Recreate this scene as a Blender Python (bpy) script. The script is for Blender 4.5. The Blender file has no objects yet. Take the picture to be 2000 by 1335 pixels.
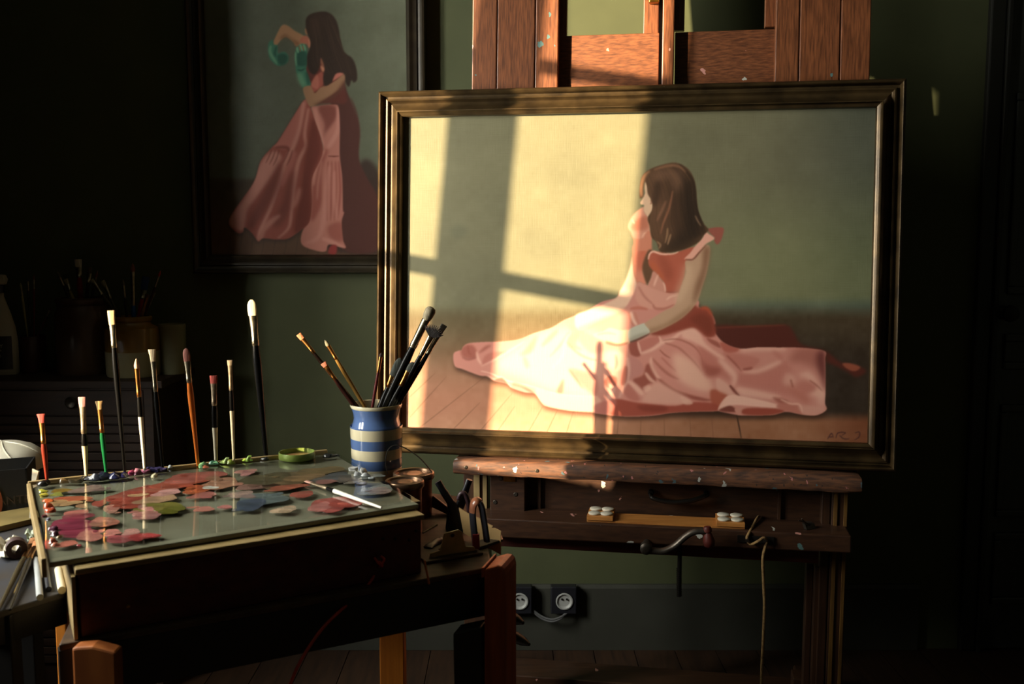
import bpy, bmesh, math, random
import numpy as np
from mathutils import Vector, Matrix
random.seed(7); RNG = np.random.default_rng(7)
SC = bpy.context.scene
COL = SC.collection
# ------------------------------------------------------------------ camera, sky, sun, exposure
FPX, CAMH = 1944.0, 1.52
PITCH = math.atan(207.5/FPX)
cam = bpy.data.objects.new('camera', bpy.data.cameras.new('camera')); COL.objects.link(cam)
cam.location = (0, 0, CAMH); cam.rotation_euler = (math.pi/2-PITCH, 0, 0)
cam.data.sensor_width = 36.0; cam.data.lens = FPX/2000*36
cam.data.clip_start = 0.02
cam.data.dof.use_dof = True; cam.data.dof.focus_distance = 2.95; cam.data.dof.aperture_fstop = 6.3
SC.camera = cam
world = bpy.data.worlds.new('sky'); SC.world = world; world.use_nodes = True
bg = world.node_tree.nodes['Background']
bg.inputs[0].default_value = (0.99, 0.97, 0.92, 1); bg.inputs[1].default_value = 47.0
SUN_AZ, SUN_EL = math.radians(58.5), math.radians(8.6)
sun = bpy.data.objects.new('sun', bpy.data.lights.new('sun', 'SUN')); COL.objects.link(sun)
sun.data.energy = 23.0; sun.data.color = (1.0, 0.77, 0.5); sun.data.angle = math.radians(0.53)
SD = Vector((math.sin(SUN_AZ)*math.cos(SUN_EL), math.cos(SUN_AZ)*math.cos(SUN_EL), -math.sin(SUN_EL)))
sun.rotation_euler = SD.to_track_quat('-Z', 'Y').to_euler(); sun.location = (-4, -1, 3)
SC.view_settings.view_transform = 'Standard'; SC.view_settings.look = 'None'
SC.view_settings.gamma = 1.0; SC.view_settings.exposure = 0.0
SC.view_settings.use_curve_mapping = False
SC.cycles.use_denoising = True
SC.cycles.max_bounces = 6; SC.cycles.transparent_max_bounces = 12
SC.cycles.caustics_reflective = False; SC.cycles.caustics_refractive = False
SC.cycles.sample_clamp_indirect = 8.0

# ------------------------------------------------------------------ pixel <-> world helpers
_c, _s = math.cos(PITCH), math.sin(PITCH)
FW = np.array([0, _c, -_s]); UPV = np.array([0, _s, _c]); RTV = np.array([1.0, 0, 0]); CAM = np.array([0, 0, CAMH])
def ray(x, y): return (x-1000)/FPX*RTV-(y-667.5)/FPX*UPV+FW
def atY(x, y, Y): r = ray(x, y); return Vector(CAM+r*(Y/r[1]))
def atZ(x, y, Z): r = ray(x, y); return Vector(CAM+r*((Z-CAMH)/r[2]))
def proj(p):
    d = np.asarray(p, float)-CAM; z = d@FW
    return np.stack([1000+FPX*(d@RTV)/z, 667.5-FPX*(d@UPV)/z], -1)

# ------------------------------------------------------------------ materials
def lin(c):
    return tuple((v/255/12.92 if v/255 <= .04045 else ((v/255+.055)/1.055)**2.4) for v in c)
MATS = {}
def mat(name, col, rough=.5, metal=0.0, col2=None, scale=30.0, stretch=(1, 1, 1), bump=0.0, spec=.5, coat=0.0, detail=4.0, splat=None, splat_scale=45.0, splat_amt=.05):
    """col, col2: sRGB 0-255; noise mixes the two; splat: little paint specks"""
    if name in MATS: return MATS[name]
    m = bpy.data.materials.new(name); m.use_nodes = True
    nt = m.node_tree; b = nt.nodes['Principled BSDF']
    b.inputs['Roughness'].default_value = rough; b.inputs['Metallic'].default_value = metal
    b.inputs['Specular IOR Level'].default_value = spec
    b.inputs['Coat Weight'].default_value = coat
    c1 = (*lin(col), 1); c2 = (*lin(col2), 1) if col2 else (*[v*.8 for v in lin(col)], 1)
    tc = nt.nodes.new('ShaderNodeTexCoord'); mp = nt.nodes.new('ShaderNodeMapping')
    nt.links.new(tc.outputs['Object'], mp.inputs['Vector']); mp.inputs['Scale'].default_value = stretch
    nz = nt.nodes.new('ShaderNodeTexNoise'); nz.inputs['Scale'].default_value = scale; nz.inputs['Detail'].default_value = detail
    nt.links.new(mp.outputs['Vector'], nz.inputs['Vector'])
    rp = nt.nodes.new('ShaderNodeValToRGB')
    rp.color_ramp.elements[0].position = .32; rp.color_ramp.elements[1].position = .68
    rp.color_ramp.elements[0].color = c2; rp.color_ramp.elements[1].color = c1
    nt.links.new(nz.outputs['Fac'], rp.inputs['Fac'])
    out = rp.outputs['Color']
    if splat:
        for k, (sc, tint) in enumerate(splat):
            vo = nt.nodes.new('ShaderNodeTexVoronoi'); vo.inputs['Scale'].default_value = splat_scale*(1+.37*k)
            mp2 = nt.nodes.new('ShaderNodeMapping'); mp2.inputs['Location'].default_value = (1.7*k, .9*k, .4*k)
            mp2.inputs['Rotation'].default_value = (.3*k, .5, .7*k); mp2.inputs['Scale'].default_value = (1, .45, .8)
            nw = nt.nodes.new('ShaderNodeTexNoise'); nw.inputs['Scale'].default_value = 55; nw.inputs['Detail'].default_value = 3; nt.links.new(tc.outputs['Object'], nw.inputs['Vector'])
            va = nt.nodes.new('ShaderNodeVectorMath'); va.operation = 'MULTIPLY_ADD'; va.inputs[1].default_value = (.03, .03, .03); nt.links.new(nw.outputs['Color'], va.inputs[0]); nt.links.new(tc.outputs['Object'], va.inputs[2])
            nt.links.new(va.outputs[0], mp2.inputs['Vector']); nt.links.new(mp2.outputs['Vector'], vo.inputs['Vector'])
            sep = nt.nodes.new('ShaderNodeSeparateColor'); nt.links.new(vo.outputs['Color'], sep.inputs['Color'])
            g = nt.nodes.new('ShaderNodeMath'); g.operation = 'GREATER_THAN'; g.inputs[1].default_value = 1-sc
            nt.links.new(sep.outputs[0], g.inputs[0])
            l = nt.nodes.new('ShaderNodeMath'); l.operation = 'LESS_THAN'; l.inputs[1].default_value = .21
            nt.links.new(vo.outputs['Distance'], l.inputs[0])
            mu = nt.nodes.new('ShaderNodeMath'); mu.operation = 'MULTIPLY'
            nt.links.new(g.outputs[0], mu.inputs[0]); nt.links.new(l.outputs[0], mu.inputs[1])
            mx = nt.nodes.new('ShaderNodeMix'); mx.data_type = 'RGBA'
            nt.links.new(mu.outputs[0], mx.inputs[0]); nt.links.new(out, mx.inputs[6]); mx.inputs[7].default_value = (*lin(tint), 1)
            out = mx.outputs[2]
    nt.links.new(out, b.inputs['Base Color'])
    if bump:
        bp = nt.nodes.new('ShaderNodeBump'); bp.inputs['Strength'].default_value = bump; bp.inputs['Distance'].default_value = .002
        nt.links.new(nz.outputs['Fac'], bp.inputs['Height']); nt.links.new(bp.outputs['Normal'], b.inputs['Normal'])
    MATS[name] = m
    return m
def vcol_mat(name, rough, bumpy=True):
    m = bpy.data.materials.new(name); m.use_nodes = True; nt = m.node_tree; b = nt.nodes['Principled BSDF']
    b.inputs['Roughness'].default_value = rough; b.inputs['Specular IOR Level'].default_value = .25
    a = nt.nodes.new('ShaderNodeVertexColor'); a.layer_name = 'paint'
    nt.links.new(a.outputs['Color'], b.inputs['Base Color'])
    if bumpy:
        tc = nt.nodes.new('ShaderNodeTexCoord'); hs = []
        for sc in ((500, 18, 18), (18, 18, 500)):
            mp = nt.nodes.new('ShaderNodeMapping'); mp.inputs['Scale'].default_value = sc
            nz = nt.nodes.new('ShaderNodeTexNoise'); nz.inputs['Scale'].default_value = 1.0; nz.inputs['Detail'].default_value = 1
            nt.links.new(tc.outputs['Object'], mp.inputs['Vector']); nt.links.new(mp.outputs['Vector'], nz.inputs['Vector']); hs.append(nz)
        ad = nt.nodes.new('ShaderNodeMath'); nt.links.new(hs[0].outputs['Fac'], ad.inputs[0]); nt.links.new(hs[1].outputs['Fac'], ad.inputs[1])
        bp = nt.nodes.new('ShaderNodeBump'); bp.inputs['Strength'].default_value = .25; bp.inputs['Distance'].default_value = .001
        nt.links.new(ad.outputs[0], bp.inputs['Height']); nt.links.new(bp.outputs['Normal'], b.inputs['Normal'])
    return m

# ------------------------------------------------------------------ mesh builder
class MB:
    def __init__(s): s.v = []; s.f = []
    def add(s, vs, fs):
        o = len(s.v); s.v += [Vector(p) for p in vs]; s.f += [[i+o for i in f] for f in fs]; return s
    def hexa(s, p):  # 0-3 bottom ring, 4-7 top ring
        return s.add(p, [(3, 2, 1, 0), (4, 5, 6, 7), (0, 1, 5, 4), (1, 2, 6, 5), (2, 3, 7, 6), (3, 0, 4, 7)])
    def box(s, x0, x1, y0, y1, z0, z1, M=None):
        p = [Vector(q) for q in ((x0, y0, z0), (x1, y0, z0), (x1, y1, z0), (x0, y1, z0), (x0, y0, z1), (x1, y0, z1), (x1, y1, z1), (x0, y1, z1))]
        return s.hexa([M @ q for q in p] if M is not None else p)
    def prism(s, poly, d):  # poly: 3D points of one face, d: extrusion vector
        n = len(poly); d = Vector(d); a = [Vector(p) for p in poly]
        return s.add(a+[p+d for p in a], [tuple(range(n))[::-1], tuple(range(n, 2*n))]+[(i, (i+1) % n, n+(i+1) % n, n+i) for i in range(n)])
    def lathe(s, prof, n=28, M=None, cap=True):
        vs = []; fs = []
        for r, z in prof:
            for k in range(n):
                a = 2*math.pi*k/n; vs.append(Vector((r*math.cos(a), r*math.sin(a), z)))
        for i in range(len(prof)-1):
            for k in range(n):
                fs.append((i*n+k, i*n+(k+1) % n, (i+1)*n+(k+1) % n, (i+1)*n+k))
        if cap:
            fs.append(tuple(range(n))[::-1]); fs.append(tuple(range((len(prof)-1)*n, len(prof)*n)))
        return s.add([M @ v for v in vs] if M is not None else vs, fs)
    def tube(s, pts, rad, n=8, flat=1.0, side=None):
        """pts: centre line, rad: radius or list; flat: ratio of the second half-width to the first; side: first cross direction"""
        pts = [Vector(p) for p in pts]; m = len(pts)
        rad = [rad]*m if isinstance(rad, (int, float)) else rad
        fl = [flat]*m if isinstance(flat, (int, float)) else flat
        vs = []; fs = []; prev = Vector(side) if side else None
        for i in range(m):
            t = (pts[min(i+1, m-1)]-pts[max(i-1, 0)]).normalized()
            if prev is None: prev = t.orthogonal()
            u = (prev-t*prev.dot(t)).normalized(); w = t.cross(u); prev = u
            for k in range(n):
                a = 2*math.pi*k/n; vs.append(pts[i]+u*(rad[i]*math.cos(a))+w*(rad[i]*fl[i]*math.sin(a)))
        for i in range(m-1):
            for k in range(n): fs.append((i*n+k, i*n+(k+1) % n, (i+1)*n+(k+1) % n, (i+1)*n+k))
        fs.append(tuple(range(n))[::-1]); fs.append(tuple(range((m-1)*n, m*n)))
        return s.add(vs, fs)
    def build(s, name, m, parent=None, smooth=False, bevel=0.0, world=True):
        me = bpy.data.meshes.new(name)
        off = Vector((0, 0, 0)); Minv = None
        if parent is not None and world:
            q = parent; Mw = Matrix.Identity(4)
            while q is not None: Mw = q.matrix_basis @ Mw; q = q.parent
            Minv = Mw.inverted()
        vs = [Minv @ v for v in s.v] if Minv is not None else s.v
        o = bpy.data.objects.new(name, me)
        if parent is None and vs:  # origin at the base of the thing
            xs = [v.x for v in vs]; ys = [v.y for v in vs]; zs = [v.z for v in vs]
            off = Vector(((min(xs)+max(xs))/2, (min(ys)+max(ys))/2, min(zs))); o.location = off; vs = [v-off for v in vs]
        me.from_pydata([tuple(v) for v in vs], [], s.f); me.update()
        bm = bmesh.new(); bm.from_mesh(me)
        bmesh.ops.recalc_face_normals(bm, faces=bm.faces)
        if bevel:
            es = [e for e in bm.edges if len(e.link_faces) == 2 and e.calc_face_angle(0) > .6]
            bmesh.ops.bevel(bm, geom=es, offset=bevel, segments=2, profile=.5, affect='EDGES', clamp_overlap=True)
        bm.to_mesh(me); bm.free()
        if smooth:
            me.polygons.foreach_set('use_smooth', [True]*len(me.polygons))
            me.set_sharp_from_angle(angle=math.radians(50))
        me.materials.append(m)
        COL.objects.link(o)
        if parent is not None: o.parent = parent
        return o
def tag(o, label, cat, group=None, kind=None):
    if label: o['label'] = label
    if cat: o['category'] = cat
    if group: o['group'] = group
    if kind: o['kind'] = kind
    return o
def thing(name, label, cat, loc=(0, 0, 0), group=None, matrix=None, kind=None):
    o = bpy.data.objects.new(name, None); COL.objects.link(o); o.empty_display_size = .05
    if matrix is not None: o.matrix_basis = matrix
    else: o.location = loc
    return tag(o, label, cat, group, kind)
def struct(name, b, m, parent=None, bevel=0.0):
    o = b.build(name, m, parent, bevel=bevel); o['kind'] = 'structure'; return o
def spline(pts, n=8, closed=False):
    P = [Vector(p) for p in pts]; out = []; m = len(P)
    for i in range(m if closed else m-1):
        p0 = P[(i-1) % m] if closed or i > 0 else P[0]; p1 = P[i]; p2 = P[(i+1) % m]; p3 = P[(i+2) % m] if closed or i+2 < m else P[-1]
        for k in range(n):
            t = k/n; out.append(.5*((2*p1)+(p2-p0)*t+(2*p0-5*p1+4*p2-p3)*t*t+(3*p1-p0-3*p2+p3)*t**3))
    if not closed: out.append(P[-1])
    return out
def text_mesh(name, body, size, M, m, parent, depth=.0004):
    cu = bpy.data.curves.new(name, 'FONT'); cu.body = body; cu.size = size; cu.extrude = depth; cu.align_x = 'CENTER'; cu.align_y = 'CENTER'
    t = bpy.data.objects.new(name, cu); COL.objects.link(t)
    dg = bpy.context.evaluated_depsgraph_get(); me = bpy.data.meshes.new_from_object(t.evaluated_get(dg))
    bpy.data.objects.remove(t); bpy.data.curves.remove(cu)
    me.transform(M); b = MB(); b.add([v.co.copy() for v in me.vertices], [tuple(p.vertices) for p in me.polygons])
    bpy.data.meshes.remove(me)
    o = b.build(name, m, parent); return o
# ------------------------------------------------------------------ the pose of the picture on the easel (from its four corners)
def rect_pose(c4, D):
    R = [ray(*p) for p in c4]; t = np.linalg.solve(np.array([R[0], -R[1], R[2]]).T, R[3])
    return [Vector(CAM+D*(r*k)) for r, k in zip(R, list(t)+[1.0])]
TL, TR, BR, BL = rect_pose([(745, 178), (1779, 152), (1751, 922), (733, 882)], 3.0)
EX = (TR-TL+BR-BL).normalized(); EZ = (TL-BL+TR-BR); EZ = (EZ-EX*EZ.dot(EX)).normalized(); EY = EZ.cross(EX)
PW = ((TR-TL).length+(BR-BL).length)/2; PH = ((TL-BL).length+(TR-BR).length)/2
MP = Matrix(((EX.x, EY.x, EZ.x, BL.x), (EX.y, EY.y, EZ.y, BL.y), (EX.z, EY.z, EZ.z, BL.z), (0, 0, 0, 1)))   # local: x right, y away, z up
YAW = math.atan2(EX.y, EX.x)
ME = Matrix.Translation((BL.x, BL.y, 0)) @ Matrix.Rotation(YAW, 4, 'Z')                                    # same yaw, upright, on the floor
def inplane(px, py, yl, M):
    """pixel -> local (x, z) on the plane local y = yl of the frame M"""
    Mi = M.inverted(); o = Mi @ Vector(CAM); r = Mi.to_3x3() @ Vector(ray(px, py)); k = (yl-o.y)/r.y
    p = o+r*k; return p.x, p.z

# ------------------------------------------------------------------ a small brush-and-polygon painter for the two canvases (flat print only)
class Paint:
    def __init__(s, x0, y0, w, h): s.x0, s.y0, s.w, s.h = x0, y0, w, h; s.im = np.zeros((h, w, 3))
    def grid(s): return np.meshgrid(np.arange(s.w)+s.x0, np.arange(s.h)+s.y0)
    def noise(s, cell, seed):
        r = np.random.default_rng(seed); gw, gh = int(s.w/cell)+3, int(s.h/cell)+3; g = r.normal(size=(gh, gw))
        X, Y = np.meshgrid(np.arange(s.w)/cell, np.arange(s.h)/cell); i = X.astype(int); j = Y.astype(int)
        fx = X-i; fy = Y-j; fx = fx*fx*(3-2*fx); fy = fy*fy*(3-2*fy)
        return (g[j, i]*(1-fx)+g[j, i+1]*fx)*(1-fy)+(g[j+1, i]*(1-fx)+g[j+1, i+1]*fx)*fy
    @staticmethod
    def blur(a, sg):
        r = max(1, int(sg*2.5)); k = np.exp(-.5*(np.arange(-r, r+1)/sg)**2); k /= k.sum()
        for ax in (0, 1):
            p = np.pad(a, [(r, r) if i == ax else (0, 0) for i in (0, 1)], mode='edge'); o = np.zeros_like(a)
            for i, kk in enumerate(k): o += kk*(p[i:i+a.shape[0]] if ax == 0 else p[:, i:i+a.shape[1]])
            a = o
        return a
    def mask(s, pts, soft, smooth):
        pts = np.array([(p[0], p[1], 0) for p in pts], float)
        if smooth: pts = np.array([tuple(q) for q in spline(pts, 6, True)])
        x = pts[:, 0]-s.x0; y = pts[:, 1]-s.y0; pad = int(soft*3)+3
        bx0, bx1 = max(0, int(x.min())-pad), min(s.w, int(x.max())+pad+1); by0, by1 = max(0, int(y.min())-pad), min(s.h, int(y.max())+pad+1)
        if bx1 <= bx0 or by1 <= by0: return None
        m = np.zeros((by1-by0, bx1-bx0)); x2 = np.roll(x, -1); y2 = np.roll(y, -1); cols = np.arange(bx0, bx1)
        for row in range(by0, by1):
            for sub in (.25, .75):
                yy = row+sub-.5; hit = (y <= yy) != (y2 <= yy)
                if not hit.any(): continue
                xs = np.sort(x[hit]+(yy-y[hit])/(y2[hit]-y[hit])*(x2[hit]-x[hit]))
                for a, b in zip(xs[::2], xs[1::2]): m[row-by0] += .5*np.clip(np.minimum(cols+.5, b)-np.maximum(cols-.5, a), 0, 1)
        if soft > .3: m = s.blur(m, soft)
        return m, bx0, bx1, by0, by1
    def poly(s, pts, col, soft=.8, alpha=1.0, smooth=True, clip=None):
        r = s.mask(pts, soft, smooth)
        if r is None: return
        m, a, b, c, d = r; m = m*alpha
        if clip is not None: m = m*clip[c:d, a:b]
        s.im[c:d, a:b] = s.im[c:d, a:b]*(1-m[..., None])+np.array(col, float)*m[..., None]
    def full(s, pts, soft=.8):
        o = np.zeros((s.h, s.w)); m, a, b, c, d = s.mask(pts, soft, True); o[c:d, a:b] = m; return o
    def stroke(s, pts, w, col, soft=1.0, alpha=1.0, clip=None):
        q = np.array([tuple(p)[:2] for p in spline([(p[0], p[1], 0) for p in pts], 6)]); n = len(q)
        t = np.gradient(q, axis=0); t /= np.linalg.norm(t, axis=1)[:, None]+1e-9; nn = np.stack([-t[:, 1], t[:, 0]], 1)
        if isinstance(w, (int, float)): ww = w*np.sin(np.linspace(.12, 1, n)*math.pi*.96)**.6
        else: ww = np.interp(np.linspace(0, 1, n), np.linspace(0, 1, len(w)), w)
        ww = ww[:, None]/2
        s.poly(np.concatenate([q+nn*ww, (q-nn*ww)[::-1]]), col, soft, alpha, False, clip)
    def sample(s, px):
        X = np.clip(px[:, 0]-s.x0, 0, s.w-1.01); Y = np.clip(px[:, 1]-s.y0, 0, s.h-1.01); i = X.astype(int); j = Y.astype(int); fx = (X-i)[:, None]; fy = (Y-j)[:, None]
        return (s.im[j, i]*(1-fx)+s.im[j, i+1]*fx)*(1-fy)+(s.im[j+1, i]*(1-fx)+s.im[j+1, i+1]*fx)*fy
def Z(ox, oy, sc):
    return lambda *f: [(ox+f[i]/sc, oy+f[i+1]/sc) for i in range(0, len(f), 2)]
zA = Z(1200, 300, 6.067); zB = Z(1150, 480, 6.068); zC = Z(870, 600, 5.803); zD = Z(1150, 620, 6.068); zE = Z(1400, 600, 5.134); zF = Z(510, 10, 6.355); zG = Z(430, 180, 4.172)
def lerp(a, b, t): return np.array(a, float)*(1-t)+np.array(b, float)*t
def smooth01(x, a, b): t = np.clip((x-a)/(b-a), 0, 1); return t*t*(3-2*t)

def paint_seated():
    p = Paint(770, 195, 965, 690); X, Y = p.grid(); n1 = p.noise(70, 1); n2 = p.noise(26, 2); n3 = p.noise(9, 3)
    wall = np.array([118, 113, 86])+n1[..., None]*np.array([3.5, 3.2, 2.5])+n2[..., None]*np.array([1.6, 1.6, 1.4])+n3[..., None]*1.0
    wall += (smooth01(X, 1250, 1500)*smooth01(Y, 300, 520))[..., None]*np.array([5, 9, 2])
    wall -= (smooth01(X, 1380, 1720)*(1-smooth01(Y, 250, 560)))[..., None]*np.array([20, 17, 8])
    wall -= (smooth01(X, 1520, 1720))[..., None]*np.array([14, 10, 6])
    right = smooth01(X, 1120, 1420)
    t1 = smooth01(Y, 610, 790)
    fl = lerp((98, 84, 56), (178, 128, 98), 0)*(1-t1[..., None])+np.array((186, 128, 100))*t1[..., None]
    fl += smooth01(Y, 790, 860)[..., None]*np.array((14, 16, 12))
    fr = np.array((74, 60, 42))*(1-smooth01(Y, 612, 720)[..., None])+np.array((56, 44, 34))*smooth01(Y, 612, 720)[..., None]
    fr = fr*(1-smooth01(Y, 800, 826)[..., None])+np.array((158, 106, 76))*smooth01(Y, 800, 826)[..., None]
    fr -= (smooth01(X, 1560, 1690)*smooth01(Y, 800, 826))[..., None]*np.array((28, 28, 24))
    floor = fl*(1-right[..., None])+fr*right[..., None]+n3[..., None]*2.2+n2[..., None]*2.5
    k = smooth01(Y, 590, 625)[..., None]
    wall -= (smooth01(Y, 575, 600)*smooth01(X, 1300, 1450))[..., None]*np.array((22, 16, 2))
    p.im = wall*(1-k)+floor*k
    for a, b in (((800, 815), (872, 735)), ((800, 850), (950, 733)), ((868, 855), (938, 785)), ((930, 850), (1000, 768)), ((966, 850), (1006, 792)), ((1028, 850), (1062, 790)), ((1062, 856), (1090, 798)), ((1102, 858), (1120, 802)), ((1158, 862), (1164, 812)), ((1204, 864), (1208, 816)), ((1250, 866), (1252, 816)), ((1298, 866), (1297, 815)), ((1350, 866), (1347, 812)), ((1394, 866), (1390, 812)), ((800, 775), (850, 728))):
        p.stroke([a, ((a[0]+b[0])/2, (a[1]+b[1])/2), b], 1.6, (120, 78, 56), .6, .55)
    p.stroke([(1438, 806), (1443, 830), (1449, 862)], 2.4, (52, 36, 26), .7, .9)
    # dark train of cloth lying behind
    p.poly(zE(-40, 190, 350, 185, 680, 172, 760, 230, 850, 370, 1080, 430, 1250, 555, 1420, 590, 1500, 640, 1400, 700, 1300, 640, 1120, 560, 900, 520, 300, 480, -40, 420), (86, 40, 31), 2.5)
    p.poly(zE(1260, 562, 1340, 560, 1440, 598, 1380, 640, 1300, 610), (150, 80, 58), 1.5)
    p.stroke(zE(-20, 205, 350, 190, 690, 178), 3, (124, 60, 42), 1.2, .7)
    # skirt
    skirt = zC(90, 530, 140, 492, 182, 484, 205, 440, 270, 405, 450, 390, 620, 386, 830, 360, 1000, 292, 1200, 230, 1350, 140, 1600, 40, 1760, -60)+zB(330, 610, 380, 520, 470, 560, 575, 430, 900, 545, 1060, 560, 1290, 640, 1310, 730, 1450, 800, 1500, 920)+zE(-60, 180, 60, 345, 230, 412, 420, 400, 620, 402, 800, 402, 1072, 436, 1085, 520, 1090, 700, 1090, 850, 1085, 960, 1100, 1025, 1000, 1080, 860, 1075, 700, 1046, 560, 1078, 350, 1082, 220, 1080, 0, 1036)+zD(1530, 1108, 1300, 1112, 1000, 1125, 760, 1160, 500, 1172, 300, 1160, 80, 1134)+zC(1680, 1190, 1400, 1170, 1150, 1122, 1090, 1080, 1010, 975, 900, 962, 750, 912, 690, 860, 550, 830, 470, 782, 380, 770, 200, 702, 105, 662)
    p.poly([(x+2, y+7) for x, y in skirt], (66, 40, 28), 4, .75)
    base = (208, 138, 122); LT = (233, 178, 157); MD = (188, 112, 98); DK = (150, 78, 64); DD = (104, 46, 36)
    p.poly(skirt, base, .9)
    cl = p.full(skirt, .9)
    S = lambda pts, w, c, soft=1.6, al=.8: p.stroke(pts, w, c, soft, al, cl)
    G = lambda pts, c, soft=2.0, al=.85: p.poly(pts, c, soft, al, True, cl)
    # left end (crop C)
    G(zC(560, 640, 900, 400, 1200, 240, 1750, 330, 1720, 980, 1250, 960, 900, 820), LT, 9, .75)
    G(zC(190, 450, 290, 420, 350, 480, 350, 570, 260, 580, 180, 540), DK, 2.2, .7)
    S(zC(190, 560, 260, 590, 360, 560), 4, (150, 84, 72)); S(zC(255, 430, 262, 500, 290, 540), 3, DK)
    G(zC(420, 660, 440, 560, 520, 510, 600, 500, 700, 500, 560, 590), MD, 2, .9); G(zC(370, 520, 450, 440, 520, 430, 440, 490), DK, 2, .7)
    S(zC(410, 665, 560, 590, 760, 470, 900, 380), 4, LT); S(zC(355, 500, 370, 580, 410, 650), 5, LT)
    S(zC(400, 720, 520, 750, 700, 830, 960, 890, 1250, 975, 1500, 1005, 1730, 1010), 3, LT, 1, .95)
    S(zC(480, 770, 560, 815, 640, 790, 700, 850, 750, 905), 4, LT, 1)
    G(zC(560, 825, 640, 795, 700, 855, 690, 865), DK, 1.5, .8); G(zC(760, 880, 850, 905, 960, 960, 1000, 960, 900, 890, 780, 850), DK, 1.5, .7)
    G(zC(840, 540, 900, 480, 1000, 350, 1040, 320, 1000, 470, 930, 530), MD, 3, .7); S(zC(1270, 260, 1180, 350, 1090, 440), 9, MD, 2.4, .6)
    S(zC(1400, 280, 1300, 430, 1180, 560), 5, MD, 2, .5); G(zC(1370, 380, 1430, 290, 1520, 300, 1480, 420, 1560, 480, 1420, 460), MD, 2.6, .55)
    S(zC(1380, 390, 1480, 500, 1600, 570, 1720, 600), 4, MD, 1.6, .7); S(zC(890, 560, 920, 640, 930, 690), 8, MD, 3, .6)
    G(zC(1260, 960, 1290, 880, 1340, 815, 1330, 970), DK, 2, .6); G(zC(1400, 700, 1560, 720, 1710, 760, 1720, 990, 1560, 900), MD, 3, .7); S(zC(1400, 700, 1480, 810, 1560, 920), 4, DK, 1.6, .5)
    S(zC(1210, 690, 1320, 560, 1360, 370, 1410, 300), 6, LT, 2, .7); S(zC(720, 850, 950, 900, 1200, 960), 7, (215, 152, 132), 2, .5)
    G(zC(1020, 920, 1250, 975, 1730, 1015, 1680, 1180, 1150, 1115), (232, 176, 152), 1.6, .8)
    # lap and front (crop D)
    G(zD(-260, 60, 100, 240, 250, 290, 480, 270, 600, 250, 800, 200, 840, 250, 620, 430, 480, 460, 230, 400, 40, 420, -100, 300), (206, 138, 120), 3, .8)
    G(zD(480, 290, 580, 280, 610, 450, 500, 440), DK, 1.6, .9); S(zD(200, 300, 340, 320, 500, 285), 4, DK, 1.5, .7)
    G(zD(590, 290, 830, 220, 840, 300, 630, 420), MD, 1.8, .85); S(zD(580, 285, 600, 360, 620, 430), 5, LT, 1.1); S(zD(620, 425, 760, 370, 880, 290, 1000, 250, 1100, 170, 1230, 118), 8, LT, 1.8, .8)
    S(zD(830, 210, 850, 260, 850, 300), 5, LT, 1.1); S(zD(880, 270, 1050, 255, 1230, 330, 1330, 450, 1360, 620), 3, DK, 1.2, .65)
    S(zD(900, 300, 1050, 350, 1150, 430, 1260, 540, 1340, 640), 4, DK, 1.4, .55); S(zD(840, 380, 900, 440, 970, 480), 3, DK, 1, .7); S(zD(860, 470, 950, 560, 1040, 640), 4, MD, 1.2, .9); S(zD(750, 480, 850, 590, 960, 680, 1070, 730), 5, DK, 1.6, .6)
    G(zD(1000, 430, 1180, 480, 1330, 620, 1420, 720, 1470, 860, 1300, 860, 1060, 720), (232, 178, 154), 6, .85)
    G(zD(1290, 320, 1400, 370, 1560, 540, 1680, 740, 1560, 690, 1400, 680, 1330, 480), MD, 4, .85); G(zD(1330, 480, 1400, 560, 1560, 600, 1520, 680, 1390, 680), DK, 4, .7)
    G(zD(1130, 150, 1240, 115, 1330, 200, 1380, 300, 1500, 400, 1620, 480, 1560, 480, 1380, 370, 1240, 290, 1100, 230), LT, 2.5, .8); G(zD(1400, 240, 1530, 290, 1560, 360, 1440, 300), DK, 1.4, .8); G(zD(1560, 290, 1760, 330, 1760, 400, 1620, 410), (176, 92, 76), 1.6, .9)
    G(zD(820, 710, 1000, 840, 1160, 900, 1400, 960, 1480, 970, 1380, 990, 1200, 960, 1040, 890, 880, 800), DK, 1.8, .9)
    G(zD(1460, 850, 1640, 900, 1560, 1060, 1500, 1100, 1440, 960), (168, 84, 62), 2, .9); G(zD(640, 950, 800, 760, 1000, 850, 1200, 970, 1130, 1030, 700, 1010), (222, 164, 144), 3, .8)
    G(zD(480, 470, 560, 480, 640, 560, 640, 660, 520, 720, 450, 740), (196, 130, 118), 1.8, .9); G(zD(520, 740, 640, 680, 680, 560, 740, 560, 800, 740, 700, 790, 640, 860), DK, 2, .9)
    S(zD(670, 650, 730, 730, 790, 770), 7, LT, 1.5); S(zD(740, 470, 740, 560, 800, 680, 850, 720), 6, LT, 1.8, .8); G(zD(640, 830, 700, 800, 740, 830, 680, 890), LT, 1.6, .7)
    S(zD(460, 760, 560, 830, 650, 920), 12, LT, 2.2, .8); G(zD(400, 830, 470, 780, 600, 960, 520, 980, 430, 920), MD, 2, .9); S(zD(460, 470, 470, 600, 450, 740, 400, 850, 360, 960), 7, LT, 2, .8)
    G(zD(420, 580, 460, 600, 450, 740, 410, 800, 380, 760), DK, 1.6, .7); G(zD(210, 400, 330, 390, 420, 440, 400, 600, 300, 620, 200, 520), (230, 172, 150), 3, .8); S(zD(320, 440, 330, 540, 310, 620), 6, MD, 1.6, .8); G(zD(180, 760, 240, 690, 330, 710, 320, 800, 230, 830), DK, 1.8, .8); S(zD(250, 780, 280, 850, 240, 960, 220, 1060), 10, LT, 2, .7)
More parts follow.
